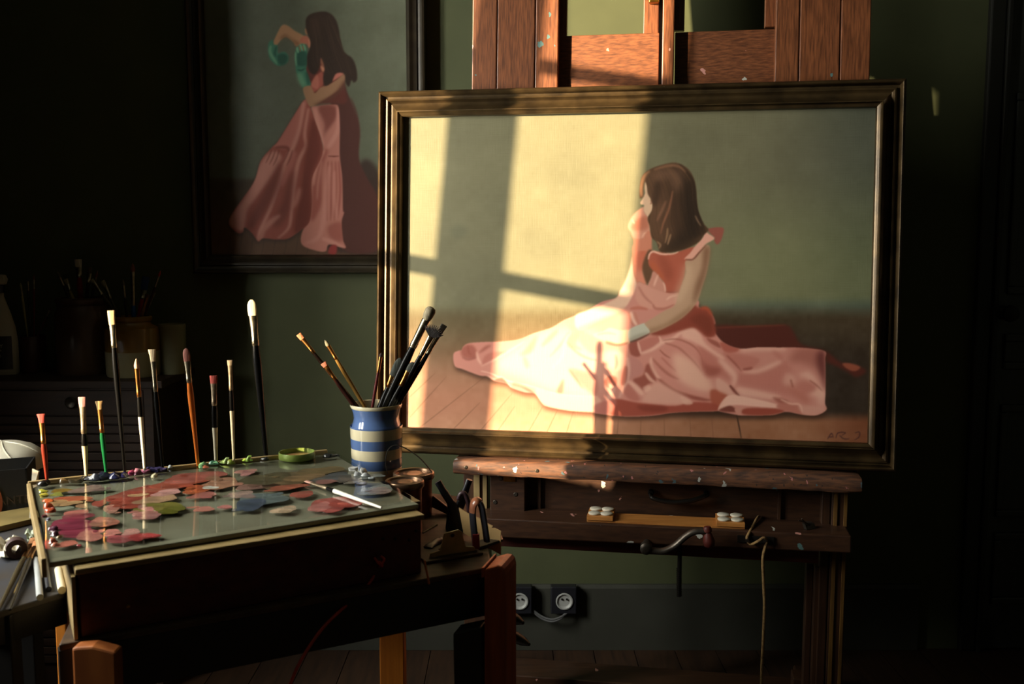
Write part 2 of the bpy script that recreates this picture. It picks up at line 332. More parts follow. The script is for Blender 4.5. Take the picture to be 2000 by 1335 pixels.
    G(zD(320, 965, 600, 1010, 1000, 1045, 1230, 1000, 1500, 1020, 1530, 1100, 1000, 1130, 700, 1160, 300, 1165, 240, 1080), (160, 76, 60), 1.6, .95); G(zD(580, 1040, 900, 1050, 900, 1110, 660, 1110), (128, 58, 44), 2.5, .7); G(zD(80, 1030, 320, 970, 260, 1130, 90, 1130), (190, 112, 100), 2, .8)
    G(zD(1230, 1000, 1090, 930, 1130, 1020, 1200, 1030), (224, 168, 148), 1.4, .9)
    # right part (crop E)
    G(zE(180, 690, 300, 640, 560, 600, 660, 550, 760, 640, 700, 820, 800, 900, 500, 830, 240, 780), MD, 5, .7); S(zE(20, 520, 100, 600, 180, 690, 160, 790), 12, LT, 3, .7); S(zE(260, 640, 400, 640, 560, 580, 680, 520), 9, LT, 3, .75)
    G(zE(60, 460, 240, 470, 430, 520, 330, 620, 240, 610), MD, 2.6, .7); S(zE(100, 480, 180, 560, 250, 640), 4, DK, 1.4, .7); S(zE(260, 620, 330, 612, 360, 600), 5, DK, 1.4, .8); S(zE(240, 430, 420, 410, 700, 420), 12, LT, 3, .7)
    G(zE(820, 410, 1070, 440, 1080, 700, 1000, 620, 860, 560, 720, 540), (168, 100, 86), 6, .85); G(zE(1010, 460, 1080, 445, 1095, 840, 1050, 700, 1000, 540), (104, 52, 48), 5, .9)
    S(zE(560, 440, 640, 500, 700, 590), 8, MD, 3, .6); G(zE(700, 650, 780, 700, 760, 800, 660, 760), LT, 4, .55); S(zE(740, 720, 760, 790, 770, 800), 4, DK, 1.5, .7)
    G(zE(820, 680, 920, 640, 1000, 720, 1070, 830, 1090, 900, 1000, 900, 900, 860, 1000, 800, 900, 720), LT, 4, .7); G(zE(800, 780, 900, 740, 1000, 800, 900, 870), MD, 4, .7); S(zE(930, 730, 1000, 780, 1060, 840), 3, DK, 1.2, .6)
    G(zE(0, 710, 100, 760, 160, 850, 200, 890, 90, 870, 0, 820), (222, 166, 146), 2, .8); S(zE(130, 780, 180, 840, 230, 890), 5, DD, 1.2, .8); G(zE(200, 800, 400, 830, 640, 890, 560, 920, 360, 900, 240, 880), LT, 3, .7); G(zE(560, 900, 700, 930, 720, 970, 640, 970), DK, 2, .7)
    G(zE(10, 1030, 110, 885, 300, 900, 600, 970, 600, 1010, 360, 990, 160, 980), (236, 184, 164), 1.2, .9); G(zE(20, 1035, 120, 985, 180, 1010, 200, 1050), DD, 1.4, .8); G(zE(180, 1015, 290, 1015, 220, 1080), (205, 140, 122), 1, 1); G(zE(300, 1010, 600, 1015, 680, 1040, 540, 1078, 340, 1080, 250, 1060), (150, 66, 50), 1.6, .9)
    G(zE(600, 1000, 640, 960, 800, 970, 870, 1070, 700, 1040), (186, 112, 96), 1.8, .9); G(zE(820, 980, 1000, 990, 1095, 1020, 1000, 1078, 870, 1072), (214, 152, 134), 2, .9); S(zE(640, 920, 740, 965, 830, 975, 860, 1060), 4, LT, 1.2, .8); S(zE(700, 790, 860, 900, 920, 960), 16, (176, 98, 82), 5, .6)
    G(zE(1040, 830, 1090, 860, 1080, 1000, 1000, 950), LT, 5, .6)
    # hip in shadow
    p.poly(zB(1120, 830, 1240, 700, 1300, 730, 1400, 730, 1470, 830, 1500, 960, 1500, 1060, 1400, 1080, 1300, 1000, 1230, 970, 1100, 1000, 880, 1060, 730, 1040, 900, 960), (142, 66, 50), 2.2)
    p.poly(zB(1200, 860, 1330, 800, 1440, 850, 1470, 980, 1420, 1060, 1330, 980), (118, 54, 38), 4, .7)
    p.stroke(zB(1330, 740, 1400, 740, 1460, 820), 6, (190, 84, 52), 2, .8)
    # far arm and front of bodice
    p.poly(zB(515, 130, 490, 250, 440, 400, 380, 520, 330, 610, 200, 680, 0, 760, -160, 830, -120, 1000, 100, 905, 300, 820, 440, 720, 530, 560, 575, 430, 540, 340, 522, 180), (232, 186, 158), 1.4)
    p.stroke(zB(-150, 1000, 100, 905, 300, 820, 440, 720), 10, (196, 140, 118), 3, .7); p.stroke(zB(430, 430, 500, 500, 540, 540), 12, (214, 160, 134), 4, .6)
    p.poly(zA(240, 1000, 225, 1100, 225, 1335, 420, 1335, 440, 1000, 400, 880, 340, 990)+zB(590, 430, 560, 400, 535, 300, 522, 60), (214, 128, 98), 1.6)
    p.poly(zB(525, 0, 620, 0, 640, 200, 640, 300, 690, 450, 590, 430, 560, 400, 535, 250), (222, 136, 108), 1.6); p.stroke(zB(650, 20, 620, 140, 610, 300), 18, (196, 96, 70), 4, .7)
    p.poly(zA(190, 900, 260, 880, 400, 880, 440, 1000, 420, 1150, 235, 1150, 228, 1020), (212, 132, 104), 1.0, 1, False)
    # sleeve by the chin
    p.poly(zA(345, 630, 270, 680, 200, 760, 165, 840, 168, 890, 195, 925, 235, 1000, 340, 1000, 375, 930, 420, 900, 400, 760, 360, 690), (218, 150, 124), 1.2)
    p.poly(zA(200, 850, 300, 760, 390, 740, 400, 880, 300, 910, 210, 900), (188, 108, 82), 3, .8); p.stroke(zA(210, 780, 220, 800, 240, 830), 3, (240, 190, 160), 1, .8); p.stroke(zA(330, 990, 350, 950, 380, 930), 3, (240, 180, 150), 1, .8)
    # bare back
    p.poly(zB(700, 60, 640, 210, 640, 300, 695, 455, 765, 320, 800, 200, 760, 60), (104, 72, 50), 1.6)
    # back panel
    back = zB(720, 95, 800, 65, 1000, 92, 1060, 70, 1200, 20, 1340, 10, 1250, 130, 1160, 180, 1150, 260, 1115, 430, 1060, 570, 920, 560, 908, 500, 880, 420, 800, 330, 720, 240, 704, 160)
    p.poly(back, (178, 92, 70), 1.1); p.poly(zB(820, 120, 900, 120, 1000, 300, 960, 420, 880, 330), (150, 74, 54), 5, .6); p.poly(zB(720, 180, 800, 220, 900, 400, 860, 400, 760, 290), (190, 96, 60), 3, .6); p.stroke(zB(1100, 200, 1080, 380, 1010, 540), 14, (190, 104, 82), 4, .6)
    p.stroke(zB(706, 160, 720, 100, 765, 66, 860, 95, 1000, 92, 1065, 66), 4, (236, 176, 152), .9)
    p.poly(zB(770, 300, 870, 410, 905, 470, 908, 550, 780, 520, 700, 480, 735, 380), (206, 140, 120), 1.2); p.stroke(zB(820, 340, 790, 420, 770, 480), 4, (238, 184, 162), 1.4, .8); p.stroke(zB(880, 430, 900, 480, 905, 545), 3, (238, 184, 162), 1, .8)
    p.poly(zB(590, 430, 700, 480, 900, 550, 1065, 555, 1040, 690, 920, 745, 790, 755, 640, 720, 560, 640, 560, 520), (214, 150, 130), 1.4)
    p.stroke(zB(590, 480, 660, 600, 760, 690), 5, (180, 112, 96), 1.4, .7); p.stroke(zB(760, 690, 790, 740, 900, 742, 1020, 690), 5, (176, 104, 88), 1.4, .8); p.stroke(zB(920, 640, 970, 600, 1050, 585), 4, (232, 176, 154), 1.2, .8); p.stroke(zB(920, 545, 990, 550, 1060, 545), 3, (150, 80, 64), 1, .8)
    p.stroke(zB(490, 745, 590, 735, 700, 750), 6, (190, 104, 84), 1.4, .8); p.stroke(zB(470, 780, 500, 880, 540, 950), 5, (200, 124, 102), 1.4, .8); p.stroke(zB(540, 780, 560, 860, 590, 930), 7, (200, 124, 102), 1.8, .7); p.stroke(zB(500, 780, 530, 880, 570, 940), 6, (244, 200, 176), 1.6, .8)
    # near arm
    p.poly(zB(1140, 190, 1190, 160, 1280, 110, 1360, 0, 1430, 0, 1432, 120, 1400, 310, 1340, 500, 1290, 650, 1180, 790, 1000, 920, 720, 1035, 655, 930, 780, 840, 900, 765, 1020, 700, 1085, 500, 1150, 320), (190, 150, 120), 1.1)
    p.poly(zB(1360, 30, 1430, 10, 1430, 130, 1390, 320, 1330, 510, 1240, 690, 1260, 480, 1340, 260), (128, 88, 64), 4, .85); p.poly(zB(1100, 800, 1240, 690, 1180, 790, 1000, 920, 720, 1035, 700, 1000, 900, 930), (136, 96, 68), 4, .8); p.stroke(zB(1180, 220, 1160, 400, 1090, 560, 1050, 680), 20, (214, 174, 142), 5, .6)
    # hand and cuff
    p.poly(zB(480, 1000, 380, 1000, 250, 970, 170, 1010, 60, 1040, 80, 1080, 200, 1130, 340, 1172, 430, 1160, 490, 1140), (226, 178, 146), 1.3); p.stroke(zB(200, 1130, 340, 1172, 470, 1145), 5, (150, 92, 72), 1.4, .8); p.stroke(zB(100, 1050, 220, 1030, 330, 1050), 4, (200, 146, 118), 1.4, .7)
    p.poly(zB(472, 1000, 640, 918, 670, 940, 722, 1022, 600, 1090, 492, 1132), (198, 190, 170), 1); p.poly(zB(490, 1090, 600, 1040, 722, 1022, 600, 1090, 492, 1132), (160, 148, 128), 2.5, .8); p.stroke(zB(490, 1138, 600, 1100, 720, 1040), 4, (84, 48, 36), 1.2, .8)
    # shoulder ruffle
    p.poly(zA(1110, 888, 1285, 876, 1280, 980, 1245, 1055, 1210, 1072, 1180, 1025, 1190, 1000, 1130, 935), (152, 84, 70), 1)
    p.poly(zA(1080, 930, 1040, 1000, 960, 1090, 900, 1170, 828, 1245, 880, 1252, 930, 1245, 1010, 1155, 1085, 1070, 1185, 1005, 1120, 950), (228, 164, 142), 1); p.stroke(zA(840, 1250, 930, 1250, 1010, 1165, 1090, 1080), 3, (120, 64, 50), 1, .8)
    # face
    p.poly(zA(372, 300, 358, 400, 363, 460, 352, 495, 330, 540, 308, 578, 318, 602, 350, 608, 346, 640, 352, 682, 375, 722, 402, 748, 445, 700, 470, 620, 450, 500, 430, 380, 410, 300), (226, 184, 150), .8)
    p.stroke(zA(430, 545, 440, 575, 425, 600), 3, (150, 92, 70), .8, .7); p.poly(zA(400, 780, 440, 680, 470, 660, 450, 770), (206, 158, 128), 1.2)
    # hair
    hair = zA(300, 520, 300, 400, 335, 260, 440, 175, 600, 122, 735, 108, 860, 168, 932, 270, 966, 400, 978, 560, 1000, 690, 1060, 830, 1115, 900, 1062, 960, 1005, 1040, 880, 1112, 760, 1150, 640, 1172, 540, 1155, 500, 1050, 440, 985, 420, 860, 395, 790, 402, 740, 440, 680, 452, 610, 430, 535, 395, 470, 385, 380, 360, 330, 345, 420, 345, 500, 320, 525)
    p.poly(hair, (88, 62, 42), 1); hc = p.full(hair, 1.0)
    r = np.random.default_rng(5)
    Lp = [(1256, 341), (1266, 372), (1274, 405), (1270, 440), (1288, 488)]; Rp = [(1330, 319), (1356, 352), (1361, 400), (1370, 432), (1378, 456)]
    for i in range(150):
        t = r.random(); q = [tuple(lerp(a, b, t)+r.normal(0, 1.2, 2)) for a, b in zip(Lp, Rp)]
        br = .5+.5*math.cos(t*math.pi*1.2)+r.normal(0, .25)
        c = lerp((46, 32, 22), (150, 104, 76), np.clip(.12+.42*br, 0, 1)); a0 = r.integers(0, 2)
        p.stroke(q[a0:], r.uniform(1.2, 3.5), c, 1.0, .45, hc)
    p.poly(zA(860, 250, 960, 420, 980, 640, 1060, 850, 900, 1090, 640, 1160, 560, 1100, 800, 900, 830, 500), (44, 32, 22), 9, .75, True, hc)
    p.poly(zA(480, 220, 700, 170, 800, 240, 780, 420, 700, 420, 660, 280, 500, 330), (150, 108, 84), 7, .45, True, hc); p.stroke(zA(470, 190, 620, 145, 760, 150, 850, 220), 5, (140, 98, 72), 1.5, .8, hc)
    p.stroke(zA(325, 510, 318, 400, 350, 270, 420, 200), 8, (186, 130, 92), 2, .8, hc); p.stroke(zA(520, 320, 500, 480, 470, 620), 14, (52, 36, 26), 4, .6, hc); p.stroke(zA(690, 440, 650, 640, 580, 820, 550, 950), 4, (150, 96, 70), 1.2, .8, hc); p.stroke(zA(610, 560, 560, 680, 500, 800), 5, (146, 100, 76), 1.6, .7, hc)
    for q in (zA(630, 880, 625, 960, 600, 1060), zA(670, 950, 650, 1010, 630, 1080), zA(500, 1040, 545, 1080, 520, 1130)): p.stroke(q, 4, (150, 112, 82), .9, .9, hc)
    p.stroke(zA(955, 730, 990, 800, 1030, 860), 3, (150, 116, 90), 1, .7, hc)
    # signature
    for q in (zE(1110, 1320, 1150, 1262, 1170, 1310), zE(1125, 1300, 1165, 1296), zE(1195, 1310, 1215, 1258, 1290, 1256, 1250, 1285), zE(1230, 1280, 1270, 1315, 1330, 1318), zE(1385, 1258, 1430, 1250, 1425, 1300, 1375, 1330)): p.stroke(q, 2.4, (74, 42, 40), .6, .85)
    p.poly([(880, 445), (905, 440), (912, 455), (890, 468)], (92, 94, 74), 4, .35)
    return p

def paint_standing():
    p = Paint(395, -70, 350+75, 580); X, Y = p.grid(); n1 = p.noise(60, 11); n2 = p.noise(18, 12); n3 = p.noise(6, 13)
    w = np.array([104, 108, 90])+n1[..., None]*3+n2[..., None]*2+n3[..., None]*1.0+smooth01(X, 500, 760)[..., None]*np.array([10, 10, 6])
    f = np.array([86, 70, 54])+n2[..., None]*3+smooth01(Y, 350, 500)[..., None]*np.array([22, 6, 2])
    k = smooth01(Y, 343, 357)[..., None]; p.im = w*(1-k)+f*k
    for x in range(400, 760, 22): p.stroke([(x, 500), (x+4, 480), (x+9, 440)], 1.2, (62, 46, 36), .6, .5)
    base = (208, 124, 110); LT = (232, 160, 144); MD = (172, 90, 76); DK = (128, 62, 52); DD = (92, 50, 42)
    p.poly(zG(740, 1180, 980, 1060, 1150, 560, 1320, 720, 1345, 1270, 960, 1300), (64, 44, 36), 4, .9)
    # shadowed side of the dress
    p.poly(zF(1010, 960, 1080, 1110, 1200, 1400)+zG(1060, 40, 1110, 150, 1140, 320, 1132, 540, 1200, 700, 1290, 880, 1330, 1260, 1000, 1280, 960, 900, 960, 400, 900, 60), DD, 1.5)
    left = zG(690, 60, 600, 190, 470, 400, 420, 450, 330, 560, 280, 720, 180, 870, 90, 1000, 75, 1080, 140, 1145, 185, 1140, 200, 1100, 260, 1150, 310, 1215, 350, 1190, 460, 1200, 560, 1190, 660, 1120, 740, 1050, 760, 700, 840, 480, 740, 130)
    p.poly([(x, y+4) for x, y in left], (52, 38, 30), 4, .7); p.poly(left, MD, 1); cl = p.full(left, 1)
    S = lambda pts, w, c, soft=1.5, al=.85: p.stroke(pts, w, c, soft, al, cl)
    p.poly(zG(690, 60, 600, 190, 470, 400, 430, 440, 560, 460, 640, 300, 700, 120), base, 2, .9, True, cl); p.poly(zG(340, 560, 440, 480, 500, 540, 420, 690, 300, 850, 220, 960, 190, 1120, 100, 1100, 80, 1020, 220, 830), LT, 3, .85, True, cl)
    S(zG(680, 80, 650, 280, 600, 430, 540, 560, 470, 760, 400, 960, 320, 1140, 310, 1210), 9, LT, 2); S(zG(720, 130, 690, 330, 700, 440, 640, 560, 600, 760, 580, 960, 560, 1100, 470, 1190), 8, LT, 2)
    S(zG(610, 480, 560, 620, 500, 770), 14, base, 3, .8); p.poly(zG(440, 650, 500, 560, 480, 760, 380, 960, 260, 1120, 220, 1080, 320, 860), DK, 5, .85, True, cl); p.poly(zG(540, 740, 600, 640, 570, 960, 470, 1100, 420, 1060, 500, 900), DK, 5, .8, True, cl); p.poly(zG(700, 460, 760, 200, 830, 460, 750, 700, 740, 1040, 600, 1140, 660, 760), (126, 56, 44), 4, .9, True, cl)
    S(zG(450, 450, 540, 450, 560, 480), 6, DK, 1.6, .7)
    for a, b in ((420, 520), (450, 530), (480, 540), (560, 520), (590, 540)): S(zG(a, 470, a-20, b, a-50, b+60), 2.5, DK, 1, .6)
    S(zG(330, 1210, 350, 1120, 420, 1050, 490, 1000), 12, LT, 2.5, .7); S(zG(650, 780, 630, 860, 600, 940), 9, LT, 3, .6)
    # right lit panel
    pan = zG(745, 120, 800, 110, 930, 100, 965, 130, 975, 300, 975, 520, 995, 700, 1000, 950, 1010, 980, 990, 1060, 1000, 1200, 1020, 1270, 890, 1240, 860, 1295, 780, 1290, 665, 1240, 670, 1130, 730, 1050, 750, 900, 750, 700, 840, 470, 760, 190)
    p.poly(pan, (214, 138, 122), 1); cp = p.full(pan, 1); T = lambda pts, w, c, soft=1.5, al=.85: p.stroke(pts, w, c, soft, al, cp)
    p.poly(zG(800, 120, 930, 110, 950, 200, 860, 330, 840, 380, 850, 260), DK, 3, .75, True, cp); T(zG(770, 130, 800, 280, 840, 430), 9, LT, 2); T(zG(960, 120, 960, 300, 900, 420, 860, 470), 9, LT, 2); p.poly(zG(840, 480, 880, 480, 830, 640, 830, 900, 740, 1050, 760, 720), MD, 3, .85, True, cp); T(zG(850, 470, 780, 620, 760, 760), 7, LT, 2, .8); T(zG(830, 560, 800, 720, 790, 880), 4, LT, 1.6, .6)
    for x in (880, 910, 940, 965): T(zG(x, 560, x+(x-920)*.3, 800, x-10, 1050), 4, MD, 1.4, .85)
    T(zG(890, 600, 860, 800, 850, 1000, 800, 1180, 690, 1230), 10, LT, 2.4, .7); T(zG(930, 640, 930, 860, 960, 1060), 8, LT, 2, .6); p.poly(zG(880, 1090, 990, 1060, 1000, 1210, 900, 1190), MD, 3, .7, True, cp); T(zG(830, 1190, 900, 1215, 1010, 1262), 8, LT, 1.6, .8); T(zG(880, 520, 930, 522, 970, 520), 2.5, DK, .8, .9); p.poly(zG(900, 1250, 950, 1250, 940, 1320, 880, 1310), (170, 62, 58), 1.4)
    # bodice and bare skin
    p.poly(zF(560, 650, 760, 640, 1020, 840, 1030, 1000, 1060, 1200, 900, 1220, 620, 1200, 560, 1000), (112, 54, 44), 2)
    p.poly(zF(690, 870, 760, 830, 780, 960, 720, 1040, 640, 1080, 610, 1000), (184, 96, 80), 1.4); p.poly(zF(620, 990, 690, 860, 720, 950, 700, 1040), (214, 126, 108), 1.4, .8); p.poly(zF(740, 750, 790, 780, 780, 830, 750, 810), (226, 150, 116), 1.2)
    p.poly(zF(880, 940, 930, 830, 1030, 850, 960, 900), (218, 128, 112), 1); p.poly(zF(730, 640, 760, 660, 790, 760, 750, 750), (190, 130, 96), 1.5, .7)
    # raised arm
    p.poly(zF(150, 470, 190, 370, 245, 265, 285, 242, 340, 260, 420, 320, 540, 390, 560, 470, 440, 510, 400, 460, 310, 395, 250, 430, 190, 500), (198, 146, 106), 1.1); p.poly(zF(250, 430, 310, 395, 400, 460, 440, 510, 480, 470, 380, 410, 300, 360, 240, 400), (142, 92, 62), 2.5, .7)
    p.poly(zF(540, 380, 590, 400, 620, 470, 600, 535, 560, 480, 500, 470, 480, 430), (206, 122, 96), 1); p.stroke(zF(590, 420, 602, 470, 596, 525), 3, (226, 152, 122), .8); p.poly(zF(545, 290, 575, 310, 580, 370, 550, 350), (196, 136, 100), 1)
    # green gloves
    GL = (78, 140, 112); GD = (44, 92, 76); GH = (132, 186, 146)
    p.poly(zF(90, 480, 140, 430, 160, 490, 200, 500, 210, 600, 280, 580, 330, 620, 330, 700, 270, 740, 200, 748, 120, 680, 90, 600), GL, 1.2); p.poly(zF(200, 630, 280, 600, 330, 640, 310, 720, 230, 740), GD, 2, .9); p.stroke(zF(120, 500, 110, 580, 150, 660, 200, 730), 5, GH, 1.4, .8); p.stroke(zF(190, 510, 170, 600, 190, 640), 5, GD, 1.4, .8)
    p.poly(zF(425, 570, 450, 520, 500, 480, 550, 500, 575, 600, 570, 720, 560, 800, 590, 900, 615, 990, 530, 1030, 480, 950, 440, 840, 425, 740), GL, 1.1); p.poly(zF(450, 590, 560, 580, 570, 740, 500, 760, 440, 740), GD, 2.2, .85); p.stroke(zF(430, 580, 428, 660, 440, 760), 3.5, GH, 1, .9); p.stroke(zF(470, 840, 500, 940, 540, 1010), 12, GH, 2.6, .7); p.stroke(zF(560, 830, 580, 920, 590, 990), 6, GD, 1.6, .8); p.stroke(zF(450, 800, 500, 810, 550, 780), 3.5, GD, 1, .9)
    for q in (zF(445, 520, 452, 560, 462, 595), zF(485, 485, 500, 530, 515, 570), zF(525, 485, 540, 525, 552, 570)): p.stroke(q, 4, GH, .8)
    for q in (zF(470, 505, 480, 540, 490, 580), zF(512, 500, 522, 540, 532, 570)): p.stroke(q, 2, (190, 110, 80), .7, .9)
    # near arm
    p.poly(zF(520, 1030, 610, 1000, 640, 1050, 670, 1090, 740, 1020, 830, 990, 930, 930, 1020, 860, 1050, 900, 1000, 1010, 900, 1100, 760, 1190, 620, 1260, 560, 1180), (182, 134, 100), 1.1); p.poly(zF(640, 1240, 760, 1180, 920, 1080, 1040, 920, 1030, 1020, 900, 1140, 740, 1230), (112, 72, 54), 3, .85)
    # hair
    hair = zF(555, 260, 560, 170, 620, 110, 760, 78, 850, 100, 920, 170, 960, 280, 985, 430, 1030, 580, 1130, 660, 1180, 780, 1190, 920, 1150, 960, 1120, 930, 1090, 1010, 1050, 960, 1030, 850, 930, 850, 870, 960, 790, 1000, 770, 900, 790, 780, 740, 650, 720, 780, 660, 860, 590, 800, 570, 640, 610, 520, 610, 440, 570, 340)
    p.poly(hair, (58, 40, 30), 1.2); hc = p.full(hair, 1.2); r = np.random.default_rng(9)
    for i in range(60):
        t = r.random(); q = [tuple(lerp(a, b, t)+r.normal(0, 1, 2)) for a, b in zip([(600, 40), (606, 80), (604, 120), (618, 140)], [(645, 28), (662, 70), (678, 105), (694, 150)])]
        p.stroke(q, r.uniform(1, 2.5), lerp((40, 28, 20), (92, 64, 46), r.random()), .8, .4, hc)
    p.poly(zF(600, 160, 740, 120, 720, 330, 640, 380), (88, 60, 46), 8, .5, True, hc)
    p.im *= .9
    return p

def canvas_mesh(name, paint, x0, x1, z0, z1, yl, nx, nz, parent, M, m):
    gx, gz = np.meshgrid(np.linspace(x0, x1, nx+1), np.linspace(z0, z1, nz+1)); n = gx.size
    co = np.stack([gx.ravel(), np.full(n, yl), gz.ravel()], 1)
    Ma = np.array(M); wco = co@Ma[:3, :3].T+Ma[:3, 3]
    rgb = np.clip(paint.sample(proj(wco)), 0, 255)/255
    rgb = np.where(rgb <= .04045, rgb/12.92, ((rgb+.055)/1.055)**2.4)
    idx = np.arange(n).reshape(nz+1, nx+1); q = np.stack([idx[:-1, :-1], idx[:-1, 1:], idx[1:, 1:], idx[1:, :-1]], -1).reshape(-1)
    me = bpy.data.meshes.new(name); nf = nx*nz
    me.vertices.add(n); me.vertices.foreach_set('co', co.ravel()); me.loops.add(nf*4); me.loops.foreach_set('vertex_index', q.astype(np.int32))
    me.polygons.add(nf); me.polygons.foreach_set('loop_start', np.arange(0, nf*4, 4, dtype=np.int32)); me.update(calc_edges=True)
    at = me.color_attributes.new('paint', 'FLOAT_COLOR', 'POINT'); at.data.foreach_set('color', np.concatenate([rgb, np.ones((n, 1))], 1).astype(np.float32).ravel())
    me.materials.append(m); o = bpy.data.objects.new(name, me); COL.objects.link(o); o.parent = parent
    return o
def moulding(parent, W, H, prof, depth, m, lip=None):
    """four mitred lengths; prof: (inset from the outer edge, height towards the viewer)"""
    pr = list(prof); iw = pr[-1][0]
    sec = [(0.0, -depth)]+pr+[(iw, -depth)]
    cs = [((0, 0), (1, 0)), ((1, 0), (1, 1)), ((1, 1), (0, 1)), ((0, 1), (0, 0))]
    def corner(c, s): return (s if c[0] == 0 else W-s, s if c[1] == 0 else H-s)
    for nm, (a, b) in zip(('bottom', 'right', 'top', 'left'), cs):
        mb = MB(); k = len(sec); vs = []
        for c in (a, b):
            for s_, h in sec: x, z = corner(c, s_); vs.append((x, -h, z))
        fs = [(i, (i+1) % k, k+(i+1) % k, k+i) for i in range(k)]+[tuple(range(k))[::-1], tuple(range(k, 2*k))]
        mb.add(vs, fs); mb.build('moulding', m, parent, smooth=True, world=False)
# ------------------------------------------------------------------ materials used by the room and the things
M_wall = mat('wall paint olive', (83, 87, 56), .75, col2=(77, 81, 52), scale=6, bump=.05)
M_skirt = mat('skirting paint', (64, 64, 56), .6, col2=(58, 58, 50), scale=8)
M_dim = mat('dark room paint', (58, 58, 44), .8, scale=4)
M_ceil = mat('ceiling paint', (70, 68, 56), .9, scale=4)
M_floor = mat('floor boards', (66, 44, 28), .55, col2=(46, 30, 20), scale=9, stretch=(8, .6, 8), bump=.1)
M_gap = mat('floor under boards', (24, 18, 14), .9)
M_door = mat('door paint', (58, 60, 56), .45, col2=(50, 52, 48), scale=12, stretch=(6, 6, .7))
M_trim = mat('casing paint', (30, 29, 22), .55, scale=9)
M_brass = mat('brass', (190, 140, 60), .3, 1.0, col2=(150, 105, 45), scale=60)
M_gold = mat('gilded moulding', (90, 71, 44), .34, .5, col2=(54, 42, 27), scale=16, stretch=(1, 1, 1), bump=.12)
M_black_frame = mat('black brown moulding', (58, 50, 36), .42, .2, col2=(44, 37, 27), scale=20)
SPL = [(.055, (190, 190, 180)), (.05, (88, 120, 118)), (.04, (198, 140, 128))]
SPH = [(.22, (175, 175, 168)), (.2, (70, 92, 98)), (.16, (176, 112, 108)), (.2, (52, 40, 36))]
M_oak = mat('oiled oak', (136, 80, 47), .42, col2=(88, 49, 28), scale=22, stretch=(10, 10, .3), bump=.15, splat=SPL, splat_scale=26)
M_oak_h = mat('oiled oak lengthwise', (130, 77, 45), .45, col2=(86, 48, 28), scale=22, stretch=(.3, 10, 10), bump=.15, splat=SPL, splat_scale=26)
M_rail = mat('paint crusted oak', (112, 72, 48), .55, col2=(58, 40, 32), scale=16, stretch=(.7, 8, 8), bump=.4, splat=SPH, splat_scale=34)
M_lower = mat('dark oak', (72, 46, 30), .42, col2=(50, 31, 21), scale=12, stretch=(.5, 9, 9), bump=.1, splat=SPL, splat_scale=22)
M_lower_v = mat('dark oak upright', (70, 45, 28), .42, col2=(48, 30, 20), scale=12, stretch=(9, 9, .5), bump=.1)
M_iron = mat('worn iron', (92, 86, 78), .38, .8, col2=(66, 58, 50), scale=30)
M_iron_dk = mat('dark iron', (40, 36, 32), .45, .6, scale=30)
M_rope = mat('rope', (168, 134, 84), .85, col2=(118, 88, 52), scale=120, stretch=(1, 1, 1), bump=.5)
M_pine = mat('orange pine', (206, 126, 40), .5, col2=(180, 104, 30), scale=10, stretch=(8, 8, .5))
M_red_wood = mat('dark red brown wood', (98, 36, 26), .5, col2=(70, 26, 20), scale=9, stretch=(.6, 6, 6))
M_end_wood = mat('orange rounded wood', (190, 92, 48), .35, col2=(150, 68, 34), scale=10, stretch=(6, 6, .6))
M_table = mat('worn table wood', (84, 60, 38), .5, col2=(54, 38, 26), scale=9, stretch=(.6, 6, 6))
M_black = mat('black paint', (22, 20, 19), .5, scale=20)
M_cream = mat('cream edge', (160, 136, 92), .5, col2=(136, 114, 74), scale=16)
M_board = mat('grey green board', (138, 134, 122), .5, col2=(116, 108, 94), scale=7)
M_white = mat('white paint', (214, 208, 190), .4, col2=(200, 192, 172), scale=20)
M_plastic = mat('black plastic', (34, 34, 40), .4, scale=20)
M_grey = mat('grey face', (190, 190, 186), .35, scale=20)

def mix_glass(name, tint, rough, ior=1.45):
    m = bpy.data.materials.new(name); m.use_nodes = True; nt = m.node_tree; nt.nodes.clear()
    o = nt.nodes.new('ShaderNodeOutputMaterial'); t = nt.nodes.new('ShaderNodeBsdfTransparent'); g = nt.nodes.new('ShaderNodeBsdfGlossy'); f = nt.nodes.new('ShaderNodeFresnel'); x = nt.nodes.new('ShaderNodeMixShader')
    t.inputs[0].default_value = (*tint, 1); g.inputs['Roughness'].default_value = rough; f.inputs['IOR'].default_value = ior
    ge = nt.nodes.new('ShaderNodeNewGeometry'); iv = nt.nodes.new('ShaderNodeMath'); iv.operation = 'SUBTRACT'; iv.inputs[0].default_value = 1; nt.links.new(ge.outputs['Backfacing'], iv.inputs[1]); mu = nt.nodes.new('ShaderNodeMath'); mu.operation = 'MULTIPLY'; nt.links.new(f.outputs[0], mu.inputs[0]); nt.links.new(iv.outputs[0], mu.inputs[1]); nt.links.new(mu.outputs[0], x.inputs[0]); nt.links.new(t.outputs[0], x.inputs[1]); nt.links.new(g.outputs[0], x.inputs[2]); nt.links.new(x.outputs[0], o.inputs[0])
    return m
M_pane = mix_glass('window pane', (.96, .97, .95), .0)
M_glass = mix_glass('palette glass', (.92, .94, .9), .03, 1.5)

